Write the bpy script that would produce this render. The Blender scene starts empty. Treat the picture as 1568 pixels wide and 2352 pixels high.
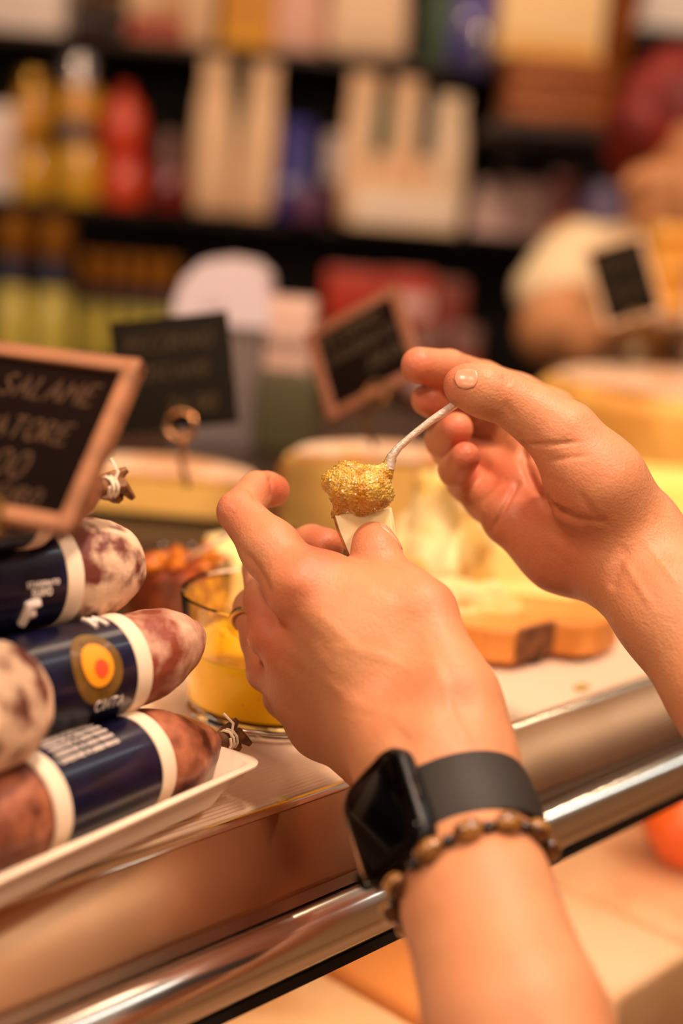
import bpy, bmesh, math, random
import numpy as np
from mathutils import Vector, Matrix
random.seed(7); np.random.seed(7)
SC = bpy.context.scene
COL = SC.collection
# ---------------------------------------------------------------- camera, world, light, exposure
CT = 1.10                      # counter top above the floor (m)
FPX = 50.0 / 24.0 * 1568.0     # focal length in pixels
CAM_H = CT + 0.229
CAM = Vector((0, 0, CAM_H))
PITCH, ROLL = math.radians(12.0), math.radians(4.5)
RC = Matrix.Rotation(math.pi/2 - PITCH, 3, 'X') @ Matrix.Rotation(ROLL, 3, 'Z')
cd = bpy.data.cameras.new('camera'); cam = bpy.data.objects.new('camera', cd); COL.objects.link(cam)
cam.matrix_world = Matrix.Translation(CAM) @ RC.to_4x4()
cd.lens = 50; cd.sensor_fit = 'HORIZONTAL'; cd.sensor_width = 24; cd.sensor_height = 36
cd.clip_start = 0.05; cd.clip_end = 50
cd.dof.use_dof = True; cd.dof.focus_distance = 0.555; cd.dof.aperture_fstop = 3.1
SC.camera = cam
SC.view_settings.view_transform = 'Standard'; SC.view_settings.look = 'None'
SC.view_settings.gamma = 1; SC.view_settings.use_curve_mapping = False
SC.view_settings.exposure = -0.32
SC.cycles.use_denoising = True
SC.cycles.max_bounces = 10; SC.cycles.transmission_bounces = 8; SC.cycles.transparent_max_bounces = 8
SC.cycles.sample_clamp_indirect = 6.0
W = bpy.data.worlds.new('world'); SC.world = W; W.use_nodes = True
WN = W.node_tree; _bg = WN.nodes['Background']
_tc = WN.nodes.new('ShaderNodeTexCoord'); _sp = WN.nodes.new('ShaderNodeSeparateXYZ'); WN.links.new(_tc.outputs['Generated'], _sp.inputs[0])
def _ramp(out, a, b, hi):
    r = WN.nodes.new('ShaderNodeMapRange'); r.interpolation_type = 'SMOOTHSTEP'; WN.links.new(_sp.outputs[out], r.inputs[0])
    r.inputs[1].default_value = a; r.inputs[2].default_value = b; r.inputs[3].default_value = 0.0; r.inputs[4].default_value = hi; return r
_m1 = _ramp('Y', 0.2, -0.8, 0.20); _m2 = _ramp('Z', 0.25, 0.75, 0.42)                        # lit hall behind the camera, pale ceiling above
_ad = WN.nodes.new('ShaderNodeMath'); _ad.operation = 'ADD'; WN.links.new(_m1.outputs[0], _ad.inputs[0]); WN.links.new(_m2.outputs[0], _ad.inputs[1])
_a2 = WN.nodes.new('ShaderNodeMath'); _a2.operation = 'ADD'; WN.links.new(_ad.outputs[0], _a2.inputs[0]); _a2.inputs[1].default_value = 0.02
WN.links.new(_a2.outputs[0], _bg.inputs[1])
_bg.inputs[0].default_value = (1.0, 0.67, 0.48, 1)
def lamp(kind, loc, target, energy, color, size=0.3, sy=None, spread=None):
    l = bpy.data.lights.new('scene_light', kind); o = bpy.data.objects.new('scene_light', l); COL.objects.link(o)
    l.energy = energy; l.color = color
    if kind == 'AREA':
        l.shape = 'RECTANGLE' if sy else 'DISK'; l.size = size
        if sy: l.size_y = sy
        if spread: l.spread = spread
    else: l.shadow_soft_size = size
    o.location = loc
    o.rotation_euler = (Vector(target) - Vector(loc)).to_track_quat('-Z', 'Y').to_euler()
    return o
WARM = (1.0, 0.70, 0.42)
lamp('AREA', (0.22, 0.36, CT+1.30), (0.03, 0.56, CT+0.1), 22, (1.0, 0.715, 0.54), 0.16)
lamp('AREA', (0.62, 0.00, CT+1.05), (0.03, 0.56, CT+0.1), 9, (1.0, 0.715, 0.54), 0.22)     # weaker fill light added at the front right for the jar's front
lamp('AREA', (0.15, 0.75, CT+1.45), (0.03, 0.56, CT+0.1), 5, (1.0, 0.71, 0.53), 0.30)       # track lamp above the counter
lamp('AREA', (-0.2, 1.9, CT+1.5), (0.0, 2.9, CT+0.3), 6.5, (1.0, 0.70, 0.50), 0.5)             # shelf washer
lamp('AREA', (0.5, 1.5, CT+1.5), (0.15, 1.15, CT), 3.2, (1.0, 0.70, 0.46), 0.4)                # cheese spot
lamp('AREA', (-1.2, 0.15, CT-0.1), (-0.1, 0.45, CT+0.05), 5.0, (0.82, 0.93, 1.0), 0.6)       # cool light of the shop entrance, low left
lamp('AREA', (-0.50, 0.05, CT+0.90), (-0.05, 0.58, CT+0.03), 8.0, (1.0, 0.71, 0.50), 0.2)  # fill light added at the front left to brighten the jam jar
_st = lamp('AREA', (0.93, 0.98, CT+1.05), (0.1, 0.55, CT-0.04), 2.8, (0.93, 1.0, 0.95), 0.10, sy=1.7)   # added neutral strip light, parallel to the counter, for streaks on the rail
_d = (Vector((0.1, 0.55, CT-0.04))-_st.location).normalized(); _e = Vector((math.sin(math.radians(42.5)), math.cos(math.radians(42.5)), 0))
_z = -_d; _y = (_e-_z*_e.dot(_z)).normalized(); _x = _y.cross(_z)
_mw = Matrix((_x, _y, _z)).transposed().to_4x4(); _mw.translation = _st.location.copy(); _st.matrix_world = _mw
for x in (-0.9, 0.15, 1.0):
    lamp('POINT', (x, 1.7, CT+1.1), (0, 0, 0), 5, WARM, 0.02)                               # small point lights added for glints on the shelf jars

for x, y, z in ((-0.75, -0.9, CT+0.82), (0.55, -1.1, CT+0.86)):
    lamp('POINT', (x, y, z), (0, 0, 0), 18, WARM, 0.025)                                     # small point lights added behind the camera for glints on lids
# ---------------------------------------------------------------- pixel / world helpers
def V(*a): return Vector(a)
def P(px, py, d):
    return CAM + d * (RC @ Vector(((px-784)/FPX, -(py-1176)/FPX, -1)))
def G(px, py, z):
    r = RC @ Vector(((px-784)/FPX, -(py-1176)/FPX, -1))
    return CAM + r * ((z - CAM_H) / r.z)
def I(x, y, z=0): return RC @ Vector((x, y, z))       # picture-frame direction to world (x right, y up, z to camera)
def m_(px, d): return px * d / FPX
RCn = np.array(RC); CAMn = np.array(CAM)
def project(co):
    q = (co - CAMn) @ RCn
    d = -q[:, 2]
    return np.stack([784 + q[:, 0]/d*FPX, 1176 - q[:, 1]/d*FPX, d], 1)

# ---------------------------------------------------------------- materials
def srgb(h):
    h = h.lstrip('#'); c = [int(h[i:i+2], 16)/255 for i in (0, 2, 4)]
    return tuple((x/12.92 if x <= 0.04045 else ((x+0.055)/1.055)**2.4) for x in c)
MATS = {}
def mat(name, col, rough=0.5, metal=0.0, spec=0.5, trans=0.0, ior=1.45, sss=0.0, sssr=(1, .4, .2), sscale=0.003, col2=None, nscale=20, ndetail=3,
        nlo=0.4, nhi=0.6, bump=0.0, bscale=60, emit=None, estr=0, vor=0, coat=0.0, alpha=1.0, coords='Object', stretch=None, bdist=0.001):
    if name in MATS: return MATS[name]
    m = bpy.data.materials.new(name); m.use_nodes = True; MATS[name] = m
    nt = m.node_tree; b = nt.nodes['Principled BSDF']; L = nt.links
    c = srgb(col) if isinstance(col, str) else col
    b.inputs['Base Color'].default_value = (*c, 1); b.inputs['Roughness'].default_value = rough
    b.inputs['Metallic'].default_value = metal; b.inputs['Specular IOR Level'].default_value = spec
    b.inputs['Transmission Weight'].default_value = trans; b.inputs['IOR'].default_value = ior
    b.inputs['Coat Weight'].default_value = coat; b.inputs['Coat Roughness'].default_value = 0.05
    b.inputs['Subsurface Weight'].default_value = sss
    b.inputs['Subsurface Radius'].default_value = sssr; b.inputs['Subsurface Scale'].default_value = sscale
    if emit: b.inputs['Emission Color'].default_value = (*srgb(emit), 1); b.inputs['Emission Strength'].default_value = estr
    tc = nt.nodes.new('ShaderNodeTexCoord'); src = tc.outputs[coords]
    if stretch:
        mp = nt.nodes.new('ShaderNodeMapping'); mp.inputs['Scale'].default_value = stretch; L.new(src, mp.inputs[0]); src = mp.outputs[0]
    if col2:
        n = nt.nodes.new('ShaderNodeTexNoise'); n.inputs['Scale'].default_value = nscale; n.inputs['Detail'].default_value = ndetail
        L.new(src, n.inputs['Vector'])
        r = nt.nodes.new('ShaderNodeValToRGB'); r.color_ramp.elements[0].position = nlo; r.color_ramp.elements[1].position = nhi
        c2 = srgb(col2) if isinstance(col2, str) else col2
        r.color_ramp.elements[0].color = (*c, 1); r.color_ramp.elements[1].color = (*c2, 1)
        L.new(n.outputs['Fac'], r.inputs[0]); L.new(r.outputs[0], b.inputs['Base Color'])
    if bump:
        n = nt.nodes.new('ShaderNodeTexVoronoi' if vor else 'ShaderNodeTexNoise'); n.inputs['Scale'].default_value = bscale
        if not vor: n.inputs['Detail'].default_value = 4
        L.new(src, n.inputs['Vector'])
        bp = nt.nodes.new('ShaderNodeBump'); bp.inputs['Strength'].default_value = bump; bp.inputs['Distance'].default_value = bdist
        L.new(n.outputs[0], bp.inputs['Height']); L.new(bp.outputs[0], b.inputs['Normal'])
    return m

# ---------------------------------------------------------------- object helpers
def tag(o, label=None, cat=None, group=None, kind=None):
    if label: o['label'] = label
    if cat: o['category'] = cat
    if group: o['group'] = group
    if kind: o['kind'] = kind
    return o
def empty(name, mw, label, cat, group=None):
    o = bpy.data.objects.new(name, None); COL.objects.link(o); o.empty_display_size = 0.02
    o.matrix_world = mw if isinstance(mw, Matrix) else Matrix.Translation(mw)
    return tag(o, label, cat, group)
def link(name, me, m, parent=None, smooth=True):
    if m: me.materials.append(m)
    if smooth:
        me.polygons.foreach_set('use_smooth', [True]*len(me.polygons))
    o = bpy.data.objects.new(name, me); COL.objects.link(o)
    if parent: o.parent = parent
    return o
def mesh(name, vs, fs, m, parent=None, smooth=True):
    me = bpy.data.meshes.new(name); me.from_pydata([tuple(v) for v in vs], [], fs); me.update()
    return link(name, me, m, parent, smooth)
class MB:
    def __init__(s): s.v = []; s.f = []
    def add(s, vs, fs, M=None):
        o = len(s.v); s.v += [(M @ Vector(v)) if M else Vector(v) for v in vs]; s.f += [[i+o for i in f] for f in fs]; return s
    def box(s, c, sz, M=None, bev=0.0):
        bm = bmesh.new(); bmesh.ops.create_cube(bm, size=1)
        bmesh.ops.scale(bm, vec=sz, verts=bm.verts)
        if bev: bmesh.ops.bevel(bm, geom=list(bm.edges), offset=bev, segments=3, affect='EDGES', profile=0.5)
        bmesh.ops.translate(bm, vec=c, verts=bm.verts)
        bm.verts.ensure_lookup_table()
        s.add([v.co.copy() for v in bm.verts], [[v.index for v in f.verts] for f in bm.faces], M); bm.free(); return s
    def lathe(s, prof, n=32, M=None, cap0=True, cap1=True, fn=None):
        vs = []; fs = []
        for k, (r, z) in enumerate(prof):
            for i in range(n):
                a = 2*math.pi*i/n; rr = r*(fn(a, k, z) if fn else 1)
                vs.append((rr*math.cos(a), rr*math.sin(a), z))
        for k in range(len(prof)-1):
            for i in range(n):
                j = (i+1) % n; fs.append([k*n+i, k*n+j, (k+1)*n+j, (k+1)*n+i])
        if cap0: fs.append(list(range(n))[::-1])
        if cap1: fs.append([(len(prof)-1)*n+i for i in range(n)])
        return s.add(vs, fs, M)
    def tube(s, pts, r, n=10, closed=False, M=None, flat=1.0):
        pts = [Vector(p) for p in pts]; N = len(pts); rs = r if isinstance(r, (list, tuple)) else [r]*N
        vs = []; fs = []; up = None
        for k in range(N):
            if closed: t = pts[(k+1) % N]-pts[k-1]
            else: t = pts[min(k+1, N-1)]-pts[max(k-1, 0)]
            t.normalize()
            if up is None:
                up = Vector((0, 0, 1)) if abs(t.z) < 0.9 else Vector((1, 0, 0))
            b = t.cross(up).normalized(); up = b.cross(t).normalized()
            for i in range(n):
                a = 2*math.pi*i/n
                vs.append(pts[k] + b*math.cos(a)*rs[k] + up*math.sin(a)*rs[k]*flat)
        for k in range(N if closed else N-1):
            k2 = (k+1) % N
            for i in range(n):
                j = (i+1) % n; fs.append([k*n+i, k*n+j, k2*n+j, k2*n+i])
        if not closed: fs += [list(range(n))[::-1], [(N-1)*n+i for i in range(n)]]
        return s.add(vs, fs, M)
    def ell(s, c, r, n=16, M=None, rot=None):
        bm = bmesh.new(); bmesh.ops.create_uvsphere(bm, u_segments=n, v_segments=max(8, n//2), radius=1)
        rr = r if isinstance(r, (tuple, list)) else (r, r, r)
        T = Matrix.Translation(c) @ (rot.to_4x4() if rot else Matrix()) @ Matrix.Diagonal((*rr, 1))
        if M: T = M @ T
        s.add([v.co.copy() for v in bm.verts], [[v.index for v in f.verts] for f in bm.faces], T); bm.free(); return s
    def prism(s, poly, z0, z1, M=None):
        n = len(poly); vs = [(x, y, z0) for x, y in poly]+[(x, y, z1) for x, y in poly]
        fs = [list(range(n))[::-1], [n+i for i in range(n)]]+[[i, (i+1) % n, n+(i+1) % n, n+i] for i in range(n)]
        return s.add(vs, fs, M)
    def build(s, name, m, parent=None, smooth=True, bevel=0):
        o = mesh(name, s.v, s.f, m, parent, smooth)
        if bevel:
            md = o.modifiers.new('bevel', 'BEVEL'); md.width = bevel; md.segments = 3; md.limit_method = 'ANGLE'
        if smooth:
            try: o.data.set_sharp_from_angle(angle=math.radians(40))
            except Exception: pass
        return o
def frame(o, x=None, y=None, z=None):
    """orthonormal matrix at o; z given with either x or y as a hint"""
    z = Vector(z).normalized()
    if x is not None:
        x = Vector(x); x = (x - z*x.dot(z)).normalized(); y = z.cross(x)
    else:
        y = Vector(y); y = (y - z*y.dot(z)).normalized(); x = y.cross(z)
    M = Matrix((x, y, z)).transposed().to_4x4(); M.translation = o; return M
def fbm(p, seed=0.0):
    """cheap smooth noise on an (n,3) array, about -1..1"""
    r = np.zeros(len(p)); rs = np.random.RandomState(int(seed)+3)
    amp = 1.0
    for o in range(4):
        for _ in range(4):
            k = rs.normal(size=3); k *= 2**o/np.linalg.norm(k)*rs.uniform(.7, 1.3)
            r += amp*np.sin(p @ k*2 + rs.uniform(0, 6.28))*0.4
        amp *= 0.55
    return r
def displace(o, amp, scale, seed=0):
    me = o.data; n = len(me.vertices); co = np.empty(n*3); me.vertices.foreach_get('co', co); co = co.reshape(-1, 3)
    nr = np.empty(n*3); me.vertices.foreach_get('normal', nr); nr = nr.reshape(-1, 3)
    co = co + nr*(fbm(co*scale, seed)*amp)[:, None]
    me.vertices.foreach_set('co', co.ravel()); me.update()

# ---------------------------------------------------------------- implicit surfaces (one continuous skin per body)
class SDF:
    def __init__(s, lo, hi, h):
        s.lo = np.array(lo, float); s.h = h
        s.n = np.ceil((np.array(hi, float)-s.lo)/h).astype(int)+1
        s.v = np.full(s.n, 0.03, np.float32)
    def region(s, lo, hi, pad):
        a = np.clip(np.floor((np.array(lo)-pad-s.lo)/s.h).astype(int), 0, s.n)
        b = np.clip(np.ceil((np.array(hi)+pad-s.lo)/s.h).astype(int)+1, 0, s.n)
        return a, b
    def grid(s, a, b):
        ax = [s.lo[i]+s.h*np.arange(a[i], b[i]) for i in range(3)]
        return ax[0][:, None, None], ax[1][None, :, None], ax[2][None, None, :]
    def cone(s, p, q, r1, r2, k=0.004, nrm=None, ratio=1.0, sub=False):
        """tapered capsule; nrm/ratio make the section an ellipse thinner along nrm"""
        p = np.array(p); q = np.array(q); R = max(r1, r2); pad = R+max(k, 0.002)*1.6+0.004
        a, b = s.region(np.minimum(p, q), np.maximum(p, q), pad)
        if np.any(b <= a): return
        X, Y, Z = s.grid(a, b)
        d = q-p; L2 = max(float(d@d), 1e-12)
        x, y, z = X-p[0], Y-p[1], Z-p[2]
        t = np.clip((x*d[0]+y*d[1]+z*d[2])/L2, 0, 1)
        x = x-t*d[0]; y = y-t*d[1]; z = z-t*d[2]
        d2 = x*x+y*y+z*z
        if nrm is not None:
            nn = np.array(nrm); nn = nn-d*(nn@d)/L2; nn /= np.linalg.norm(nn)
            qn = x*nn[0]+y*nn[1]+z*nn[2]
            d2 = d2+qn*qn*(ratio*ratio-1)
            f = np.sqrt(d2)-(r1+(r2-r1)*t); f = np.where(f < 0, f/ratio, f/(1+(ratio-1)*np.minimum(1, np.abs(qn)/R)))
        else:
            f = np.sqrt(d2)-(r1+(r2-r1)*t)
        sl = tuple(slice(a[i], b[i]) for i in range(3)); v = s.v[sl]
        if sub:
            f = -f; hh = np.clip(k-np.abs(v-f), 0, None)/k; s.v[sl] = np.maximum(v, f)+hh*hh*k*0.25
        else:
            hh = np.clip(k-np.abs(v-f), 0, None)/k; s.v[sl] = np.minimum(v, f)-hh*hh*k*0.25
    def sample(s, p):
        g = (p-s.lo)/s.h; i = np.clip(np.floor(g).astype(int), 0, s.n-2); f = g-i
        r = 0
        for dx in (0, 1):
            for dy in (0, 1):
                for dz in (0, 1):
                    w = (f[:, 0] if dx else 1-f[:, 0])*(f[:, 1] if dy else 1-f[:, 1])*(f[:, 2] if dz else 1-f[:, 2])
                    r = r+w*s.v[i[:, 0]+dx, i[:, 1]+dy, i[:, 2]+dz]
        return r
    def grad(s, p):
        e = s.h; g = np.stack([s.sample(p+np.eye(3)[i]*e)-s.sample(p-np.eye(3)[i]*e) for i in range(3)], 1)
        return g/(np.linalg.norm(g, axis=1, keepdims=True)+1e-12)
    def mesh(s):
        v = s.v; ins = v < 0; N = s.n
        acc = np.zeros(tuple(N-1)+(3,), np.float32); cnt = np.zeros(tuple(N-1), np.float32)
        edges = []
        for ax in range(3):
            sl0 = [slice(None)]*3; sl1 = [slice(None)]*3; sl0[ax] = slice(0, -1); sl1[ax] = slice(1, None)
            e = np.argwhere(ins[tuple(sl0)] != ins[tuple(sl1)])
            o = np.zeros(3, int); o[ax] = 1
            v0 = v[e[:, 0], e[:, 1], e[:, 2]]; e1 = e+o; v1 = v[e1[:, 0], e1[:, 1], e1[:, 2]]
            t = v0/(v0-v1); pt = e.astype(np.float32); pt[:, ax] += t
            u, w = [(1, 2), (2, 0), (0, 1)][ax]
            ok = (e[:, u] > 0) & (e[:, w] > 0) & (e[:, u] < N[u]-1) & (e[:, w] < N[w]-1)
            e, pt, sg = e[ok], pt[ok], ins[e[ok][:, 0], e[ok][:, 1], e[ok][:, 2]]
            cells = []
            for du, dw in ((0, 0), (-1, 0), (-1, -1), (0, -1)):
                c = e.copy(); c[:, u] += du; c[:, w] += dw; cells.append(c)
                np.add.at(acc, (c[:, 0], c[:, 1], c[:, 2]), pt); np.add.at(cnt, (c[:, 0], c[:, 1], c[:, 2]), 1)
            edges.append((cells, sg))
        idx = -np.ones(tuple(N-1), int); act = np.argwhere(cnt > 0)
        idx[act[:, 0], act[:, 1], act[:, 2]] = np.arange(len(act))
        co = acc[act[:, 0], act[:, 1], act[:, 2]]/cnt[act[:, 0], act[:, 1], act[:, 2]][:, None]
        co = co*s.h+s.lo
        F = []
        for cells, sg in edges:
            q = np.stack([idx[c[:, 0], c[:, 1], c[:, 2]] for c in cells], 1)
            q[~sg] = q[~sg][:, ::-1]; F.append(q)
        F = np.concatenate(F)
        for _ in range(2):
            co = co-s.grad(co)*s.sample(co)[:, None]*0.8
        # keep the largest piece only
        return co, F
def np_mesh(name, co, F, m, parent=None, base=None, attrs=None):
    if base is not None: co = co-np.array(base)
    me = bpy.data.meshes.new(name); n = len(co); nf = len(F)
    me.vertices.add(n); me.vertices.foreach_set('co', co.astype(np.float32).ravel())
    me.loops.add(nf*4); me.loops.foreach_set('vertex_index', F.astype(np.int32).ravel())
    me.polygons.add(nf); me.polygons.foreach_set('loop_start', np.arange(0, nf*4, 4, dtype=np.int32))
    try: me.polygons.foreach_set('loop_total', np.full(nf, 4, dtype=np.int32))
    except Exception: pass
    me.update(calc_edges=True); me.validate()
    for k, a in (attrs or {}).items():
        at = me.attributes.new(k, 'FLOAT', 'POINT'); at.data.foreach_set('value', a.astype(np.float32))
    return link(name, me, m, parent, True)
def seg_dist(xy, poly):
    """distance in pixels from points to a polyline, and the position 0..1 along it"""
    best = np.full(len(xy), 1e9); tt = np.zeros(len(xy)); n = len(poly)-1
    for i in range(n):
        a = np.array(poly[i], float); b = np.array(poly[i+1], float); d = b-a
        t = np.clip(((xy-a)@d)/max(d@d, 1e-9), 0, 1); r = np.linalg.norm(xy-a-t[:, None]*d, axis=1)
        k = r < best; best[k] = r[k]; tt[k] = (i+t[k])/n
    return best, tt
def sculpt(co, nr, strokes, dwin=None):
    """fine relief: strokes (polyline, width px, height mm, (dmin, dmax)) pressed into the side of the skin that faces the shop visitor"""
    pr = project(co); view = CAMn-co; view /= np.linalg.norm(view, axis=1, keepdims=True)
    fc = np.clip((nr*view).sum(1)*3, 0, 1)
    h = np.zeros(len(co))
    for st in strokes:
        poly, w, a = st[:3]; lim = st[3] if len(st) > 3 else (0, 9)
        if len(poly) == 1: poly = [poly[0], (poly[0][0]+.1, poly[0][1])]
        r, t = seg_dist(pr[:, :2], poly)
        e = np.clip(np.minimum(t, 1-t)*6, 0.15, 1) if len(st[0]) > 1 else 1
        k = (pr[:, 2] > lim[0]) & (pr[:, 2] < lim[1])
        h += np.exp(-(r/w)**2)*a*0.001*e*fc*k
    return co+nr*h[:, None]
def chain(s, pts, k=0.003, **kw):
    for a, b in zip(pts[:-1], pts[1:]):
        s.cone(P(*a[:3]), P(*b[:3]), m_(a[3], a[2]), m_(b[3], b[2]), k, **kw)
def bounds(pts, pad=0.004):
    A = np.array([list(P(*p[:3])) for p in pts]); R = np.array([m_(p[3], p[2]) for p in pts])[:, None]
    return (A-R).min(0)-pad, (A+R).max(0)+pad
# ================================================================ room
TH = math.radians(42.5)
E = Vector((math.sin(TH), math.cos(TH), 0)); NO = Vector((math.cos(TH), -math.sin(TH), 0))   # along the counter edge / towards the shopper
def CC(s, z, t=0): return NO*s + E*t + Vector((0, 0, CT+z))
wallm = mat('dark_wood_wall', '#241408', 0.6, col2='#150b04', nscale=3, stretch=(1, 1, 8), bump=.2, bscale=10)
floorm = mat('brown_tile_floor', '#b48c68', 0.35, col2='#a07854', nscale=4)
def structure(name, mb, m, smooth=False):
    o = mb.build(name, m, None, smooth); o['kind'] = 'structure'; return o
SHY = P(450, 487, 2.85).y
structure('floor', MB().box((0.5, 1.2, -0.02), (7, 6, 0.04)), floorm)
structure('wall_back', MB().box((0.5, SHY+0.42, 1.45), (7, 0.06, 2.9)), wallm)
structure('wall_right', MB().box((3.4, 1.2, 1.45), (0.06, 6, 2.9)), mat('plaster_wall', '#dcb890', 0.8, col2='#d0a880', nscale=5))
structure('trim_1', MB().box((0.5, SHY+0.375, 0.06), (7, 0.03, 0.12)), mat('dark_trim', '#1c100a', 0.5))

# ================================================================ display counter
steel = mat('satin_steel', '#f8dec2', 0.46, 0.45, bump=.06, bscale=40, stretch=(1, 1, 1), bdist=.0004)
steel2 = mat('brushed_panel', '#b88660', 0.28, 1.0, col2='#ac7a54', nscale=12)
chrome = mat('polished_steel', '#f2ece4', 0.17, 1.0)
rubber = mat('black_gasket', '#120d09', 0.6)
woodtop = mat('dark_worktop', '#2a1a10', 0.4)
T0, T1 = -0.75, 1.30
def extrude(prof, name, m, parent, t0=T0, t1=T1, closed=True, smooth=False):
    n = len(prof); vs = [CC(s, z, t0)-parent.location for s, z in prof]+[CC(s, z, t1)-parent.location for s, z in prof]
    fs = [[i, (i+1) % n, n+(i+1) % n, n+i] for i in range(n if closed else n-1)]
    if closed: fs += [list(range(n))[::-1], [n+i for i in range(n)]]
    o = mesh(name, vs, fs, m, parent, smooth)
    bm = bmesh.new(); bm.from_mesh(o.data); bmesh.ops.recalc_face_normals(bm, faces=bm.faces); bm.to_mesh(o.data); bm.free()
    if smooth: o.data.set_sharp_from_angle(angle=math.radians(50))
    return o
counter = empty('display_counter', CC(-0.34, -CT, 0.3), 'long steel and glass deli counter with ribbed top edge and polished tube rail', 'counter')
rib = []
s = -0.3670
for k in range(66):
    rib += [(s, -.0011), (s-.0007, -.0001), (s-.0015, -.0001), (s-.0022, -.0011)]; s -= .0026
rib += [(s, -.012), (-.3670, -.012)]
o = extrude(rib, 'ribbed_top', steel, counter); o['label'] = 'fine-ribbed metal strip of the counter top'
extrude([(s, -.0003), (-1.15, -.0003), (-1.15, -.03), (s, -.03)], 'worktop', woodtop, counter)
lip = [(-.3668, -.006)]+[(-.3622+.0046*math.cos(a), -.0042+.0046*math.sin(a)) for a in [math.pi-i*math.pi/12 for i in range(0, 10)]]+[(-.3622, -.0082)]
o = extrude(lip, 'bevel_strip', mat('bright_bevel', '#f6ead8', 0.16, 1.0), counter, smooth=True); o['label'] = 'bright rounded metal lip between ribs and panel'
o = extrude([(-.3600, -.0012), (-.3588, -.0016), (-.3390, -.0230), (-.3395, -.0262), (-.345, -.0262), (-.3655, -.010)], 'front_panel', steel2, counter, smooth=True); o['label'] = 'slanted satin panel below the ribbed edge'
extrude([(-.3395, -.0255), (-.3365, -.0285), (-.3415, -.0330), (-.352, -.0330), (-.352, -.0255)], 'ledge', mat('shadow_gap_steel', '#9c7a60', 0.25, 1.0), counter)
cs, cz, cr = -.3352, -.0412, .0116
extrude([(cs+cr*math.cos(2*math.pi*i/40), cz+cr*math.sin(2*math.pi*i/40)) for i in range(40)], 'tube_rail', chrome, counter, smooth=True)['label'] = 'polished round tube rail'
extrude([(-.3345, -.0515), (-.3285, -.0520), (-.3275, -.0560), (-.3345, -.0560)], 'gasket', rubber, counter)
GLASSX = 1
glassm = mat('clear_glass', '#fff4e6', 0.02, trans=1.0, ior=1.45)
extrude([(-.3335, -.056), (-.3295, -.056), (-.3295, -.50), (-.3335, -.50)], 'front_glass', glassm, counter)
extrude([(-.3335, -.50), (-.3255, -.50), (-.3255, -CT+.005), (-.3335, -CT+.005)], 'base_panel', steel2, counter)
extrude([(-.3335, -.225), (-1.12, -.225), (-1.12, -.245), (-.3335, -.245)], 'display_deck', mat('cream_deck', '#f3cf9e', 0.35, col2='#eec090', nscale=9), counter)
extrude([(-1.12, -.03), (-1.15, -.03), (-1.15, -CT+.005), (-1.12, -CT+.005)], 'rear_panel', woodtop, counter)
def inside_light(t):
    l = bpy.data.lights.new('display_light', 'AREA'); l.shape = 'RECTANGLE'; l.size = 0.8; l.size_y = 0.03; l.energy = 1.5; l.color = (1.0, 0.77, 0.62)
    o = bpy.data.objects.new('display_light', l); COL.objects.link(o)
    o.matrix_world = frame(CC(-.40, -.045, t), x=E, z=Vector((0, 0, 1))+NO*-.35)
for t in (0.1, 0.93): inside_light(t)

# ================================================================ food under the glass
def block(name, t0, t1, sd, h, m, label, cat, yaw=0.0, bev=.006):
    M = frame(CC(-.337-sd/2, -.2249, (t0+t1)/2), x=E, z=(0, 0, 1)) @ Matrix.Rotation(yaw, 4, 'Z')
    r = MB().box((0, 0, h/2), (t1-t0-.004, sd-.004, h), bev=bev).build(name, m); r.matrix_world = M; return tag(r, label, cat)
pale = mat('pale_cheese', '#e0bc8c', 0.42, sss=.15, sscale=.006, col2='#d2a672', nscale=25)
block('cheese_block', .61, .695, .15, .062, mat('peach_cheese', '#f8dab4', 0.4, sss=.15, sscale=.006, col2='#f4d2a6', nscale=18), 'pale cheese block under the counter glass, just right of the forearm', 'cheese')
block('cheese_block', .705, .88, .17, .056, mat('cream_cheese', '#f2ca9e', 0.4, sss=.15, sscale=.006, col2='#e0a476', nscale=16), 'wide peach cheese block under the glass at the right edge, the fruit on it', 'cheese')
block('cheese_block', .36, .515, .15, .060, pale, 'cream cheese block under the glass below the tube rail, left of the forearm', 'cheese')
block('cheese_block', .525, .60, .15, .056, mat('orange_cheese', '#dd9450', 0.4, sss=.15, sscale=.006), 'narrow orange cheese block under the glass behind the forearm', 'cheese')
r = empty('persimmon', CC(-.405, -.2249+.0565+.0275, .800), 'orange-red fruit with a green calyx under the counter glass', 'fruit')
f = MB().lathe([(.001, -.028), (.022, -.024), (.034, -.006), (.034, .010), (.024, .022), (.008, .020), (.001, .017)], 28).build('fruit', mat('persimmon_skin', '#e0601c', 0.3, sss=.1), r)
lf = MB()
for k in range(4):
    a = k*math.pi/2+.4
    lf.add([(0, 0, .019), (.012*math.cos(a-.5), .012*math.sin(a-.5), .024), (.026*math.cos(a), .026*math.sin(a), .025), (.012*math.cos(a+.5), .012*math.sin(a+.5), .024), (0, 0, .021)], [[0, 1, 2, 3], [4, 3, 2, 1], [0, 3, 4], [0, 4, 1]])
lf.build('calyx', mat('green_leaf', '#7d8a1c', 0.5), r)
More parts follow.
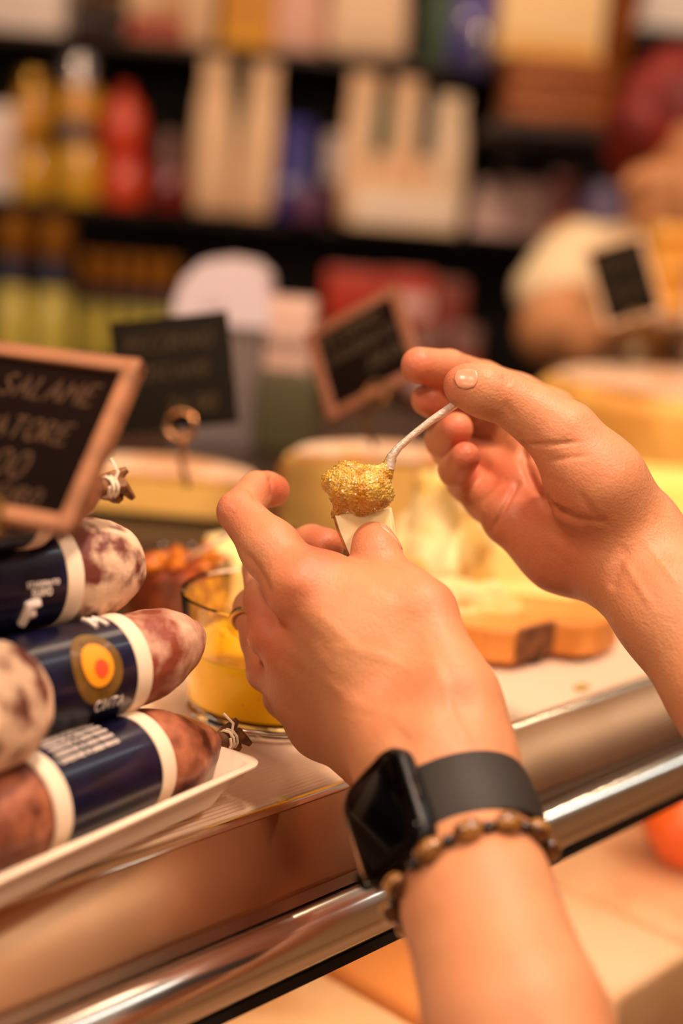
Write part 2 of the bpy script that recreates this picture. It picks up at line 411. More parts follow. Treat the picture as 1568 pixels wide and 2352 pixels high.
# ================================================================ salami stack on the white tray
import itertools
def arc(cx, cy, rx, ry, a0, a1, n=9):
    return [(cx+rx*math.cos(math.radians(a0+(a1-a0)*i/(n-1))), cy+ry*math.sin(math.radians(a0+(a1-a0)*i/(n-1)))) for i in range(n)]
GL = {  # hand-lettering strokes in a 0..1 box (x up to .65)
 'A': [[(0, 0), (.3, 1), (.6, 0)], [(.12, .38), (.5, .38)]], 'B': [[(0, 0), (0, 1), (.4, .9), (.45, .65), (.05, .52), (.5, .4), (.5, .1), (0, 0)]],
 'C': [arc(.35, .5, .33, .5, 50, 310)], 'D': [[(0, 0), (0, 1), (.35, .9), (.55, .5), (.35, .08), (0, 0)]],
 'E': [[(.5, 1), (.05, .95), (.03, .5), (0, 0), (.5, .05)], [(.03, .52), (.4, .55)]], 'F': [[(0, 0), (.03, .97), (.5, 1)], [(.03, .52), (.38, .55)]],
 'I': [[(.1, 0), (.1, 1)]], 'L': [[(.05, 1), (0, 0), (.45, .03)]], 'M': [[(0, 0), (.08, 1), (.33, .35), (.58, 1), (.65, 0)]],
 'N': [[(0, 0), (.05, 1), (.5, 0), (.55, 1)]], 'O': [arc(.3, .5, .3, .5, 90, 450, 15)], '0': [arc(.27, .5, .25, .5, 90, 450, 15)],
 'P': [[(0, 0), (.02, 1), (.4, .92), (.45, .65), (.02, .48)]], 'R': [[(0, 0), (.02, 1), (.4, .92), (.43, .65), (.02, .5), (.5, 0)]],
 'S': [[(.5, .9), (.25, 1), (.05, .8), (.15, .58), (.4, .42), (.48, .2), (.25, 0), (0, .12)]], 'T': [[(0, 1), (.6, 1)], [(.3, 1), (.27, 0)]],
 'U': [[(0, 1), (.03, .2), (.25, 0), (.48, .2), (.5, 1)]], 'G': [arc(.35, .5, .33, .5, 50, 330)+[(.62, .48), (.4, .48)]],
 '5': [[(.5, 1), (.1, 1), (.05, .58), (.35, .6), (.48, .3), (.3, .02), (0, .08)]], '1': [[(0, .8), (.2, 1), (.2, 0)]],
 '4': [[(.4, 0), (.4, 1), (0, .35), (.5, .35)]], '2': [[(0, .8), (.25, 1), (.45, .75), (0, 0), (.5, .03)]], '8': [arc(.25, .75, .2, .25, -90, 270, 12)+arc(.25, .27, .25, .27, 90, 450, 12)],
 '9': [arc(.25, .7, .22, .28, 0, 360, 12)+[(.45, .3), (.2, 0)]], '.': [[(.05, 0), (.08, .04)]], ',': [[(.08, .05), (.02, -.12)]], '/': [[(0, -.05), (.35, 1.05)]],
 'K': [[(0, 0), (0, 1)], [(.5, 1), (.03, .45), (.5, 0)]], 'V': [[(0, 1), (.28, 0), (.55, 1)]]}
def letter_strokes(text, slant=.15, gap=.22):
    x = 0; out = []
    for ch in text:
        if ch == ' ': x += .5; continue
        g = GL[ch]; wmax = max(p[0] for st in g for p in st)
        for st in g: out.append([(x+px+slant*py, py) for px, py in st])
        x += wmax+gap
    return out, x-gap
def dense(st, n=4):
    o = []
    for a, b in zip(st[:-1], st[1:]): o += [(a[0]+(b[0]-a[0])*i/n, a[1]+(b[1]-a[1])*i/n) for i in range(n)]
    return o+[st[-1]]
bandm = mat('cream_paper_band', '#f3dcc0', 0.55, sss=.1)
navy = mat('navy_label', '#0c0b20', 0.28, coat=.3, col2='#131230', nscale=60)
goldp = mat('label_gold_panel', '#7c5a24', 0.35, col2='#5e4018', nscale=50, coat=.3)
casing_d = mat('salami_casing_dark', '#b06a4a', 0.42, col2='#4a1c10', nscale=70, ndetail=8, nlo=.35, nhi=.62, bump=.6, bscale=160, bdist=.0012, coat=.15, sss=.05)
casing_w = mat('salami_casing_mould', '#e8c2a0', 0.62, col2='#6a2c1e', nscale=95, ndetail=9, nlo=.44, nhi=.62, bump=.6, bscale=170, bdist=.0012)
casing_m = mat('salami_casing_mixed', '#8c4430', 0.45, col2='#e8bea0', nscale=60, ndetail=8, nlo=.42, nhi=.66, bump=.6, bscale=160, bdist=.0012, coat=.1)
stringm = mat('white_string', '#f5e2c8', 0.8)
whiteprint = mat('white_print', '#eadbd0', 0.5)
def cyl(sv, a, r): return Vector((r*math.cos(a), r*math.sin(a), sv))
def patch(mb, s0, a0, ws, wa, r, n=14):
    c = len(mb.v); mb.v.append(cyl(s0, a0, r))
    for ring in (0.5, 1.0):
        for i in range(n):
            t = 2*math.pi*i/n; mb.v.append(cyl(s0+ws*ring*math.cos(t), a0+wa*ring*math.sin(t), r))
    for i in range(n):
        j = (i+1) % n
        mb.f += [[c, c+1+j, c+1+i], [c+1+i, c+1+j, c+1+n+j, c+1+n+i]]
    return mb
def cyl_text(name, text, parent, s0, a0, h, r, m, thick=.0005, slant=0, rev=False):
    st, wd = letter_strokes(text, slant); mb = MB()
    for q in st:
        pts = []
        for x, y in dense(q, 3):
            sv = s0+x*h; a = a0-(y*h)/r
            pts.append(cyl(sv, a, r+.0003))
        mb.tube(pts, thick, 6)
    return mb.build(name, m, parent)
def salami(A, B, r, L0, L1, lab, casing, label, seed, round1=1.0, tail=True, point=0.0, texts=(), emblem=False, bend=0.0, bands=(0, 1)):
    """A->B gives the axis; L0/L1 lengths left and right of A; lab=(s0,s1) label span measured from A"""
    ax = (B-A).normalized()
    M = frame(A, x=CAM-A, z=ax); root = empty('salami', M, label, 'salami', None)
    N = 48; prof = []
    ss = [(-L0+(L1+L0)*i/64) for i in range(65)]
    vs = []; fs = []
    def rad(sv):
        e1 = (L1-sv)/(r*(2.0 if point else 1.25)*round1); e0 = (sv+L0)/(r*1.1)
        f = 1
        if e1 < 1: f *= max(0, 1-(1-e1)**2)**.5 if not point else max(.0, (1-(1-e1)**(1.7)))**.75
        if e0 < 1: f *= max(0, 1-(1-e0)**2)**.5
        return r*max(f, .06)
    rs = np.random.RandomState(seed)
    P3 = []
    for sv in ss:
        for i in range(N):
            a = 2*math.pi*i/N; q = cyl(sv, a, rad(sv)); q.y -= bend*max(0, sv)**2; P3.append(list(q))
    P3 = np.array(P3); inlab = (P3[:, 2] > lab[0]-.0095) & (P3[:, 2] < lab[1]+.0095)
    n = fbm(P3*90+seed*7.1, seed)*.0007+fbm(P3*30+seed*3.3, seed+1)*.0009
    n = np.where(inlab, -.0003, n)
    rr = np.linalg.norm(P3[:, :2], axis=1)[:, None]+1e-6
    P3[:, :2] += P3[:, :2]/rr*n[:, None]
    m = len(ss)
    for k in range(m-1):
        for i in range(N):
            j = (i+1) % N; fs.append([k*N+i, k*N+j, (k+1)*N+j, (k+1)*N+i])
    fs += [list(range(N))[::-1], [(m-1)*N+i for i in range(N)]]
    mesh('casing', P3, fs, casing, root)
    s0, s1 = lab
    mb = MB(); k = 10
    prof = [(r+.0002, s0), (r+.0006, s0+.0004)]+[(r+.0006, s0+(s1-s0)*i/k) for i in range(1, k)]+[(r+.0006, s1-.0004), (r+.0002, s1)]
    lb = mb.lathe(prof, 48, cap0=False, cap1=False).build('paper_label', navy, root)
    for e in [(s0, s1)[q] for q in bands]:
        sg = -1 if e == s0 else 1; w = .0068
        a, b = sorted((e-sg*.001, e+sg*w))
        MB().lathe([(r+.0002, a), (r+.0010, a+.0006), (r+.0013, (a+b)/2), (r+.0010, b-.0006), (r-.0002, b)], 48, cap0=False, cap1=False).build('label_band', bandm, root)
    for (tx, sv, a, h, mm, th) in texts: cyl_text('label_text', tx, root, sv, a, h, r+.0008, mm, th)
    if emblem:
        sv, a = emblem
        patch(MB(), sv, a, .011, .72, r+.0009, 24).build('gold_panel', goldp, root)
        patch(MB(), sv, a-.05, .0068, .42, r+.0012, 20).build('flower_emblem', mat('emblem_orange', '#f39a1c', .4), root)
        patch(MB(), sv+.001, a+.03, .003, .17, r+.0015, 12).build('emblem_centre', mat('emblem_red', '#e5502a', .4), root)
    if tail:
        kn = MB(); yb = -bend*L1**2
        kn.ell((0, yb, L1+.003), (.0045, .005, .005), 12)
        for q in range(3):
            kn.tube([(0, yb, L1+.002), (.003*math.cos(q*2), yb+.004*math.sin(q*2), L1+.008), (.006*math.cos(q*2+1), yb+.006*math.sin(q*2+1), L1+.012)], [.0035, .003, .0012], 8)
        t = kn.build('tied_end', mat('dry_casing_end', '#8a5a30', .6, col2='#5a3418', nscale=200, bump=.5, bscale=300), root)
        sb = MB().tube([(.002+.0038*math.cos(i*.7), yb+.0038*math.sin(i*.7), L1-.0005+i*.00022) for i in range(22)], .0006, 6)
        sb.tube([(.004, yb, L1+.002), (.006, yb-.005, L1+.004), (.004, yb-.010, L1+.003)], .0006, 6)
        sb.build('string', stringm, t)
    return root
Z = CT
RS = .0179
def Gz(px, py, z): return G(px, py, Z+z)
tr = Gz(612, 1750, .020); tl = Gz(180, 1945, .020)
U = (tr-tl).normalized(); U.z = 0; U.normalize(); Vt = Vector((-U.y, U.x, 0))      # along the tray to the right / towards the back
TC = Vector((tr.x, tr.y, CT))
def K(t, s, z): return TC+U*t+Vt*s+Vector((0, 0, z))
tx = [('CONSERVARE IN LUOGO FRESCO', -.034, a, .0015, whiteprint, .00022) for a in (-.45, -.62, -.79, -.96, -1.13, -1.3)]
S1 = salami(K(-.060, .0255, .0262), K(0, .0255, .0262), RS, .13, .060, (-.0375, .0085), casing_d, 'bottom salami along the tray rim, label in fine print, tied end at tray corner', 3, tail=True, point=1, texts=tx, bend=-1.5)
S3 = salami(K(-.056, .0415, .0592), K(0, .0365, .0590), RS, .040, .060, (-.0395, .0078), casing_m, 'middle salami with an orange flower emblem and pointed dark end', 11, tail=False, point=1,
      texts=[('M', -.002, -.85, .008, whiteprint, .0010), ('CINTA', -.012, .85, .0040, whiteprint, .0003)], emblem=(-.0105, -.02), bend=.8, bands=(1,))
S2 = salami(K(-.057, .0610, .0915), K(0, .0520, .0900), RS+.0003, .09, .040, (-.05, -.0055), casing_w, 'upper salami with whitish mouldy rounded end and a navy label reading F', 23, tail=False,
      texts=[('F', -.0225, .95, .0085, whiteprint, .0018), ('SUINO', -.0215, .38, .0026, whiteprint, .0003), ('STAGIONATO', -.0235, .20, .0018, whiteprint, .00022)])
S4 = salami(K(-.078, .054, .1225), K(0, .045, .1215), RS-.0025, .08, .034, (-.05, -.004), casing_d, 'topmost salami with a dark curved end and white string, half hidden by the price sign', 31, tail=True, bend=1.5, point=1)
S5 = salami(K(-.111, .029, .0645), K(0, .032, .0645), .0205, .125, .0195, (-.085, -.045), casing_w, 'pale mould-covered salami end at the left edge, in front of the emblem salami', 41, tail=False)
S6 = salami(K(-.05, .0680, .0272), K(0, .0680, .0272), RS, .10, .042, (-.04, .01), casing_d, 'salami of the bottom layer, behind the one on the tray rim', 47, tail=False)
S7 = salami(K(-.06, .0870, .0600), K(0, .0870, .0600), RS, .09, .04, (-.04, .01), casing_d, 'hindmost salami of the stack, behind the flower emblem one', 53, tail=False)
# tray
tm = frame(TC-U*.150+Vt*.060, x=U, z=(0, 0, 1))
def rrect(hx, hy, r, n=6):
    o = []
    for cx, cy, a0 in ((hx-r, hy-r, 0), (-hx+r, hy-r, 90), (-hx+r, -hy+r, 180), (hx-r, -hy+r, 270)):
        o += [(cx+r*math.cos(math.radians(a0+90*i/n)), cy+r*math.sin(math.radians(a0+90*i/n))) for i in range(n+1)]
    return o
def loft(rings, cap0=True, cap1=True):
    mb = MB(); n = len(rings[0][0])
    for ring, z in rings: mb.v += [Vector((x, y, z)) for x, y in ring]
    for k in range(len(rings)-1):
        for i in range(n): mb.f.append([k*n+i, k*n+(i+1) % n, (k+1)*n+(i+1) % n, (k+1)*n+i])
    if cap0: mb.f.append(list(range(n))[::-1])
    if cap1: mb.f.append([(len(rings)-1)*n+i for i in range(n)])
    return mb
tray = loft([(rrect(.132, .042, .010), 0.0006), (rrect(.136, .046, .010), .0020), (rrect(.148, .058, .008), .0180), (rrect(.150, .060, .008), .0195),
             (rrect(.150, .060, .008), .0203), (rrect(.148, .058, .007), .0208), (rrect(.146, .056, .007), .0200), (rrect(.136, .052, .010), .0062), (rrect(.130, .046, .010), .0056)]).build('serving_tray', mat('white_ceramic', '#f4dcc2', 0.25, coat=.4))
tray.matrix_world = tm; tag(tray, 'white ceramic rectangular tray under the salami stack, overhanging the counter edge', 'tray')

# ================================================================ jam jars
jamm = mat('orange_jam', '#ffc400', 0.12, sss=.3, sscale=.015, sssr=(1, .7, .1), col2='#ffc000', nscale=30, coat=.35)
def smear_mat():
    m = bpy.data.materials.new('jam_smear'); m.use_nodes = True; nt = m.node_tree; L = nt.links; b = nt.nodes['Principled BSDF']; out = nt.nodes['Material Output']
    b.inputs['Base Color'].default_value = (*srgb('#e8b23c'), 1); b.inputs['Roughness'].default_value = .2
    tc = nt.nodes.new('ShaderNodeTexCoord'); n = nt.nodes.new('ShaderNodeTexNoise'); n.inputs['Scale'].default_value = 130; n.inputs['Detail'].default_value = 5; L.new(tc.outputs['Object'], n.inputs[0])
    r = nt.nodes.new('ShaderNodeMapRange'); r.inputs[1].default_value = .45; r.inputs[2].default_value = .75; r.inputs[3].default_value = .30; r.inputs[4].default_value = .85; L.new(n.outputs['Fac'], r.inputs[0])
    t = nt.nodes.new('ShaderNodeBsdfTransparent'); x = nt.nodes.new('ShaderNodeMixShader'); L.new(r.outputs[0], x.inputs[0]); L.new(t.outputs[0], x.inputs[1]); L.new(b.outputs[0], x.inputs[2]); L.new(x.outputs[0], out.inputs[0])
    bp = nt.nodes.new('ShaderNodeBump'); bp.inputs['Distance'].default_value = .001; L.new(n.outputs['Fac'], bp.inputs['Height']); L.new(bp.outputs[0], b.inputs['Normal'])
    return m
SMEAR = smear_mat()
jp = G(622, 1640, CT)
jar = empty('jam_jar', jp, 'open round glass jar of bright orange jam on the ribbed counter beside the salami', 'jar')
R0, R1, H = .0385, .0445, .0570
outer = [(.004, 0), (R0-.004, 0), (R0-.0015, .0008), (R0, .003), (R0+.0006, .0045), (R0-.0006, .0062), (R0+.0004, .009)]+[(R0+(R1-R0)*t, .009+(H-.009)*t) for t in (.15, .3, .5, .7, .85, 1)]
inner = [(R1-.0006, H+.0009), (R1-.0022, H)]+[(R0+(R1-R0)*t-.0026, .009+(H-.009)*t) for t in (.85, .7, .5, .3, .15, 0)]+[(R0-.006, .0065), (.002, .0060)]
MB().lathe(outer+inner, 64).build('glass', glassm, jar)
cont = [(.001, .0062), (R0-.007, .0068), (R0-.0015, .0088), (R0+.0005, .0098)]+[(R0+(R1-R0)*t+.00012, .009+(H-.009)*t) for t in (.15, .3, .46, .50)]+[(R0+(R1-R0)*.51-.0008, .0336), (R0+(R1-R0)*.5-.0028, .0330), (.02, .0322), (.001, .0325)]
MB().lathe(cont, 64).build('jam', jamm, jar)['label'] = 'bright orange jam filling the jar'
MB().lathe([(R0+(R1-R0)*t-.00275, .009+(H-.009)*t) for t in (.52, .6, .7, .85, .97)], 64, cap0=False, cap1=False).build('jam_residue', SMEAR, jar)
sp = MB()
for i in range(26):
    a = random.uniform(-2.6, -.4); t = random.uniform(.0, .42); rr = R0+(R1-R0)*t+.0001
    sp.ell((rr*math.cos(a), rr*math.sin(a), .010+(H-.009)*t), random.choice((.0003, .0004)), 6)
sp.build('chilli_flecks', mat('red_fleck', '#c8481a', .4), jar)['kind'] = 'stuff'

jp2 = G(398, 1425, CT)
jar2 = empty('jam_jar', jp2, 'jar of dark amber marmalade with a white spoon in it, behind the bright orange jar', 'jar')
MB().lathe([(.004, 0), (.026, 0), (.0285, .003), (.030, .018), (.0305, .036), (.0295, .0365), (.0285, .035), (.027, .004), (.004, .003)], 48).build('glass', glassm, jar2)
MB().lathe([(.001, .0033), (.0255, .0045), (.0275, .018), (.028, .030), (.020, .0345), (.001, .033)], 48).build('marmalade', mat('amber_marmalade', '#c8620a', 0.2, sss=.3, sscale=.008, sssr=(1, .4, .05), col2='#8a3606', nscale=60, bump=.8, bscale=200, bdist=.003), jar2)
hm = MB()
for i in range(46):
    a = random.uniform(0, 6.28); q = random.uniform(0, .027); hm.ell((q*math.cos(a), q*math.sin(a), .034+random.uniform(0, .006)), (random.uniform(.003, .007), random.uniform(.002, .004), random.uniform(.002, .004)), 8, rot=Matrix.Rotation(a*3, 3, 'Z'))
hm.build('fruit_peel', mat('candied_peel', '#e08a14', 0.15, sss=.3, sscale=.006, sssr=(1, .5, .1), col2='#a84c08', nscale=90), jar2)['kind'] = 'stuff'
plast = mat('white_plastic', '#fff0e2', 0.3, sss=.1)
def spoon_path(name, pts, wid, m, label, cat, thick=.0012):
    mb = MB(); mb.tube(pts, wid, 12, flat=.35)
    o = mb.build(name, m); return tag(o, label, cat)
a, b = jp2+Vector((.0, .0, .030)), P(560, 1205, .74)
dn = b-a
spoon_path('spoon', [a-dn*.05, a+dn*.2, a+dn*.5, a+dn*.8, b], [.0035, .0026, .0028, .0034, .0038], plast, 'white plastic spoon handle sticking out of the dark marmalade jar', 'spoon')

# ================================================================ plastic tasting spoon with jam, and the cheese piece
def jelly_mat():
    m = mat('gold_jelly', '#f6cf60', 0.05, sss=.35, sscale=.006, sssr=(1, .8, .3), col2='#e2a020', nscale=150, ndetail=5, bump=1.0, bscale=1000, bdist=.0012, coat=1.0, trans=.32, ior=1.40, vor=1)
    return m
JEL = jelly_mat()
clear = mat('frosted_clear_plastic', '#efe2cf', 0.22, trans=.55, ior=1.4, bump=.9, bscale=700, bdist=.0008, coat=.6)
sc0 = P(872, 1098, .560)
spoon = empty('tasting_spoon', sc0, 'small clear plastic spoon held by the fingers of one hand, loaded with golden jelly', 'spoon')
hp = [P(893, 1078, .559), P(898, 1050, .5590), P(915, 1028, .5590), P(950, 997, .5592), P(985, 970, .5595), P(1014, 950, .560), P(1050, 925, .563)]
MB().tube([p-sc0 for p in hp], [.0034, .0030, .0025, .0022, .0024, .0026, .0026], 14, flat=.65).build('handle', clear, spoon)
bw = MB(); n = 20; rings = 7
bx, by, bz = I(-.93, .32, .15), I(.0, .0, 1), I(0, 1, 0)
for layer, off in ((0, 0), (1, .0010)):
    for k in range(rings+1):
        ph = math.pi/2*k/rings
        for i in range(n):
            t = 2*math.pi*i/n; q = math.sin(ph)
            p = I(-(.0105*math.cos(t)*q), (.0040*math.cos(t)*q)-.0048*math.cos(ph)+off, .0080*math.sin(t)*q)
            bw.v.append(p+(P(840, 1090, .560)-sc0))
for layer in range(2):
    o = layer*(rings+1)*n
    for k in range(rings):
        for i in range(n):
            j = (i+1) % n; q = [o+k*n+i, o+k*n+j, o+(k+1)*n+j, o+(k+1)*n+i]; bw.f.append(q if layer == 0 else q[::-1])
o = rings*n; o2 = (rings+1)*n+rings*n
for i in range(n): bw.f.append([o+i, o+(i+1) % n, o2+(i+1) % n, o2+i])
bw.build('bowl', clear, spoon)
# jelly heap: one lumpy body
jc = [(768, 1108, .559, 30), (800, 1092, .558, 34), (800, 1128, .554, 40), (840, 1125, .552, 46), (872, 1132, .556, 33), (850, 1098, .558, 30), (885, 1085, .558, 15), (897, 1055, .559, 9)]
lo, hi = bounds(jc, .006); js = SDF(lo, hi, .00045)
for c in jc: js.cone(P(*c[:3]), P(*c[:3]), m_(c[3], c[2]), m_(c[3], c[2]), .004)
js.cone(P(885, 1085, .559), P(899, 1050, .559), .0024, .0014, .002)
js.cone(P(790, 1150, .556), P(772, 1180, .560), .0035, .0020, .003)
js.cone(P(850, 1150, .556), P(830, 1162, .557), .0048, .0040, .003)
co, F = js.mesh(); nr = js.grad(co)
co = co+nr*(fbm((co-CAMn)*1500, 5)*.00020+fbm((co-CAMn)*2800, 9)*.00022+fbm((co-CAMn)*500, 2)*.0002)[:, None]
jo = np_mesh('jelly', co, F, JEL, None); jo.data.transform(Matrix.Translation(-sc0)); jo.location = sc0
gm = MB(); rs = np.random.RandomState(12); pick = rs.choice(len(co), 160, replace=False)
ico = bmesh.new(); bmesh.ops.create_icosphere(ico, subdivisions=1, radius=1); iv = [v.co.copy() for v in ico.verts]; iff = [[v.index for v in f.verts] for f in ico.faces]; ico.free()
for k in pick:
    r = rs.uniform(.00025, .0007); rm = Matrix.Rotation(rs.uniform(0, 6), 3, Vector(rs.normal(size=3)))
    c = Vector(co[k])-sc0; gm.add([c+(rm @ Vector((v.x, v.y, v.z*.8)))*r for v in iv], iff)
g_ = gm.build('sugar_grains', mat('clear_grains', '#fff0c0', 0.03, trans=.95, ior=1.45, spec=.8, coat=1.0), jo, False); g_['kind'] = 'stuff'
tag(jo, 'glistening lump of golden jelly on the plastic spoon, touching the cheese piece', 'jelly')
# cheese piece: a small wedge with a brown rind
chz = mat('wedge_paste', '#fff0c4', 0.42, sss=.3, sscale=.006, sssr=(1, .7, .35), col2='#fde6ac', nscale=120, bump=.15, bscale=300)
cc = P(835, 1215, .562)
cheese = empty('cheese_piece', cc, 'small ivory cheese wedge with a thin brown rind held between thumb and fingertip', 'cheese')
fr = [(768, 1184), (800, 1178), (832, 1171), (862, 1176), (893, 1168), (899, 1200), (903, 1236), (872, 1262), (815, 1290), (806, 1284), (795, 1258), (780, 1222)]
F0 = [P(x, y, .5575)-cc for x, y in fr]; F1 = [P(x+6, y-3, .5700)-cc for x, y in fr]
n = len(fr)
o = mesh('paste', F0+F1, [list(range(n)), [n+i for i in range(n)][::-1]]+[[i, n+i, n+(i+1) % n, (i+1) % n] for i in range(n)], chz, cheese, False)
bm = bmesh.new(); bm.from_mesh(o.data); bmesh.ops.recalc_face_normals(bm, faces=bm.faces); bm.to_mesh(o.data); bm.free()
md = o.modifiers.new('bevel', 'BEVEL'); md.width = .0005; md.segments = 3
rindp = [(768, 1184), (780, 1222), (795, 1258), (806, 1288)]
rv = []; rf = []
for d0 in (.5573, .5705):
    for w in (0, -4.5): rv += [P(x+w, y+1, d0)-cc for x, y in rindp]
for i in range(3):
    rf += [[i, i+1, 4+i+1, 4+i], [8+i, 12+i, 12+i+1, 8+i+1], [4+i, 4+i+1, 12+i+1, 12+i], [i, 8+i, 8+i+1, i+1]]
rf += [[0, 4, 12, 8], [3, 11, 15, 7]]
mesh('rind', rv, rf, mat('brown_rind', '#a8601c', 0.5, col2='#7a3c10', nscale=200, bump=.5, bscale=300), cheese, False)

# ================================================================ cheeses, board
goldc = mat('golden_paste', '#ecbc68', 0.5, sss=.2, sscale=.01, col2='#e2ae54', nscale=6, nlo=.35, nhi=.65)
rindc = mat('orange_rind', '#e8932c', 0.5, col2='#cc7418', nscale=14, bump=.3, bscale=60)
rindtop = mat('dusty_rind', '#e6c4a2', 0.7, col2='#c99468', nscale=18, bump=.4, bscale=80)
def half_wheel(c, face, R, H, label, top=rindtop, side=rindc, paste=goldc, ang=180, seed=0):
    """part of a wheel with its cut face towards 'face'"""
    M = frame(c, y=-face, z=(0, 0, 1)); root = empty('cheese_round', M, label, 'cheese')
    n = 40; bev = .012
    def arcp(r): return [(r*math.cos(math.radians(90-ang/2+ang*i/n)), r*math.sin(math.radians(90-ang/2+ang*i/n))) for i in range(n+1)]
    off = -.0
    # paste
    a = arcp(R-.004); MB().prism(a, .003, H-.003).build('paste', paste, root, False)
    mb = MB(); prof = [(R-.004, .001), (R-bev*.4, .001), (R, bev*.6), (R+.002, H*.5), (R, H-bev*.8), (R-bev*.8, H), (R-.05, H+.0005), (0.004, H+.0005)]
    for r, z in prof: mb.v += [Vector((x, y, z)) for x, y in arcp(r)]
    m = n+1
    for k in range(len(prof)-1):
        for i in range(n): mb.f.append([k*m+i, k*m+i+1, (k+1)*m+i+1, (k+1)*m+i])
    o = mb.build('rind', side, root); md = o.modifiers.new('solid', 'SOLIDIFY'); md.thickness = .0032; md.offset = -1
    displace(o, .0012, 40, seed)
    mb = MB(); mb.prism(arcp(R-.010), H-.0005, H+.0016); t = mb.build('top_rind', top, root, False)
    return root
ca = G(868, 1262, CT); ca = ca+Vector((0, .02, 0))
ca.x = .040; ca.z += .0012
half_wheel(ca, I(.05, 0, 1).xy.to_3d(), .086, .058, 'cut golden cheese wheel with orange rind standing behind the jelly spoon', seed=1)
cb = P(372, 1230, 1.03); cb.z = CT
cb.x = -.136; cb.z += .0012
half_wheel(cb, I(-.05, 0, 1).xy.to_3d(), .084, .031, 'low cut cheese wheel with dusty pink rind behind the salami and the amber jar', seed=2)
cC = P(1575, 1180, 1.32); cC.z = CT+.0032
M = Matrix.Translation(cC); wr = empty('cheese_round', M, 'tall whole golden cheese wheel behind the raised hand, on the right', 'cheese')
o = MB().lathe([(.05, .0), (.135, .0), (.150, .012), (.154, .05), (.150, .082), (.138, .092), (.08, .094), (.01, .094)], 56).build('rind', mat('mottled_gold_rind', '#e9b25a', .5, col2='#c98c38', nscale=16, ndetail=6, bump=.3, bscale=40), wr)
displace(o, .002, 30, 4)
MB().lathe([(.132, .0942), (.128, .0965), (.06, .097), (.005, .097)], 56, cap0=False).build('top_rind', rindtop, wr)
def chunk(name, c, ax, ay, az, m, label, seed, cat='cheese', rough=.003):
    bm = bmesh.new(); bmesh.ops.create_cube(bm, size=1); bmesh.ops.subdivide_edges(bm, edges=list(bm.edges), cuts=14, use_grid_fill=True)
    rs = np.random.RandomState(seed); t = rs.uniform(.35, .8, 2)
    for v in bm.verts:
        k = v.co.z+.5; v.co.x = v.co.x*(1-k*t[0]) ; v.co.y = v.co.y*(1-k*t[1]*.6)
        v.co = Vector((v.co.x*ax, v.co.y*ay, k*az))
    me = bpy.data.meshes.new(name); bm.to_mesh(me); bm.free()
    o = link(name, me, m, None, True); displace(o, rough, 110, seed)
    o.matrix_world = Matrix.Translation(c) @ Matrix.Rotation(seed*1.3, 4, 'Z'); return tag(o, label, cat)
BT = .022
crumb = mat('fresh_cheese_paste', '#e8d096', 0.5, sss=.1, sscale=.004, col2='#d2aa58', nscale=40, bump=.5, bscale=120, bdist=.002)
chunk('cheese_chunk', G(1045, 1335, CT+BT), .085, .06, .062, crumb, 'crumbly pale yellow cheese chunk on the wooden board, tallest of the three', 3, rough=.004)
q = empty('cheese_wedge', G(1195, 1356, CT+BT), 'pale cheese wedge with one yellow side on the board below the open palm', 'cheese')
MB().add([(x, y, z) for x, y, z in [(-.052, -.012, 0), (.030, -.016, 0), (.034, .02, 0), (-.045, .03, 0), (-.030, -.004, .034), (.022, -.008, .012), (.026, .014, .012), (-.028, .02, .036)]],
         [[3, 2, 1, 0], [4, 5, 6, 7], [0, 1, 5, 4], [1, 2, 6, 5], [2, 3, 7, 6], [3, 0, 4, 7]]).build('paste', mat('wedge_yellow', '#ecc878', .45, sss=.1, sscale=.006), q, False, bevel=.002)
chunk('cheese_chunk', G(1085, 1400, CT+BT), .055, .03, .014, crumb, 'flat crumbly piece of pale cheese at the near edge of the board', 5, rough=.002)
chunk('cheese_chunk', G(545, 1350, CT), .10, .05, .030, mat('light_paste', '#ecd08a', .5, sss=.2, sscale=.006), 'pale yellow cheese slab lying behind the two jam jars', 6, rough=.002)
q = empty('cheese_wedge', G(1590, 1240, CT), 'bright yellow cut cheese block by the right wrist', 'cheese')
MB().box((0, 0, .025), (.16, .08, .05), bev=.003).build('paste', mat('bright_yellow_paste', '#fbe07a', .45, sss=.2, sscale=.006), q)
wood = mat('olive_wood', '#e39a4c', 0.5, col2='#c47a30', nscale=14, stretch=(1, 6, 1), bump=.2, bscale=40)
bark = mat('bark_edge', '#8a5630', 0.75, col2='#5c3418', nscale=60, bump=.8, bscale=80, bdist=.003)
bp_ = [(985, 1405), (1060, 1432), (1130, 1446), (1190, 1450), (1235, 1438), (1275, 1428), (1330, 1436), (1385, 1430), (1425, 1412), (1400, 1380), (1320, 1350), (1200, 1320), (1000, 1330), (930, 1360)]
pts = [G(x, y, CT+BT) for x, y in bp_]; c = sum(pts, Vector())/len(pts)
board = empty('cutting_board', Vector((c.x, c.y, CT)), 'rustic wooden board with a rough bark edge carrying the pale cheese pieces', 'board')
poly = [(p.x-c.x, p.y-c.y) for p in pts]
MB().prism(poly, .0035, BT).build('slab', wood, board, False, bevel=.002)
mb = MB(); k = [3, 4, 5]
for i in range(len(k)-1):
    pass
bk = [(poly[i][0]*1.012, poly[i][1]*1.012-.001) for i in (3, 4, 5)]; bi = [(poly[i][0]*.985, poly[i][1]*.985+.002) for i in (5, 4, 3)]
MB().prism(bk+bi, .005, BT+.0006).build('bark', bark, board, False)
for fx, fy in ((0, 4), (1, 7), (0, 9), (0, 12)):
    p = poly[fy]; MB().lathe([(.006, 0), (.006, .0036)], 12, M=Matrix.Translation((p[0]*.75, p[1]*.75, 0))).build('foot', rubber, board)
cr = chunk('jam_drop', G(1335, 1578, CT+.0008), .010, .006, .002, JEL, 'small dried golden jam drop on the ribbed counter edge', 8, 'jam', rough=.0004)
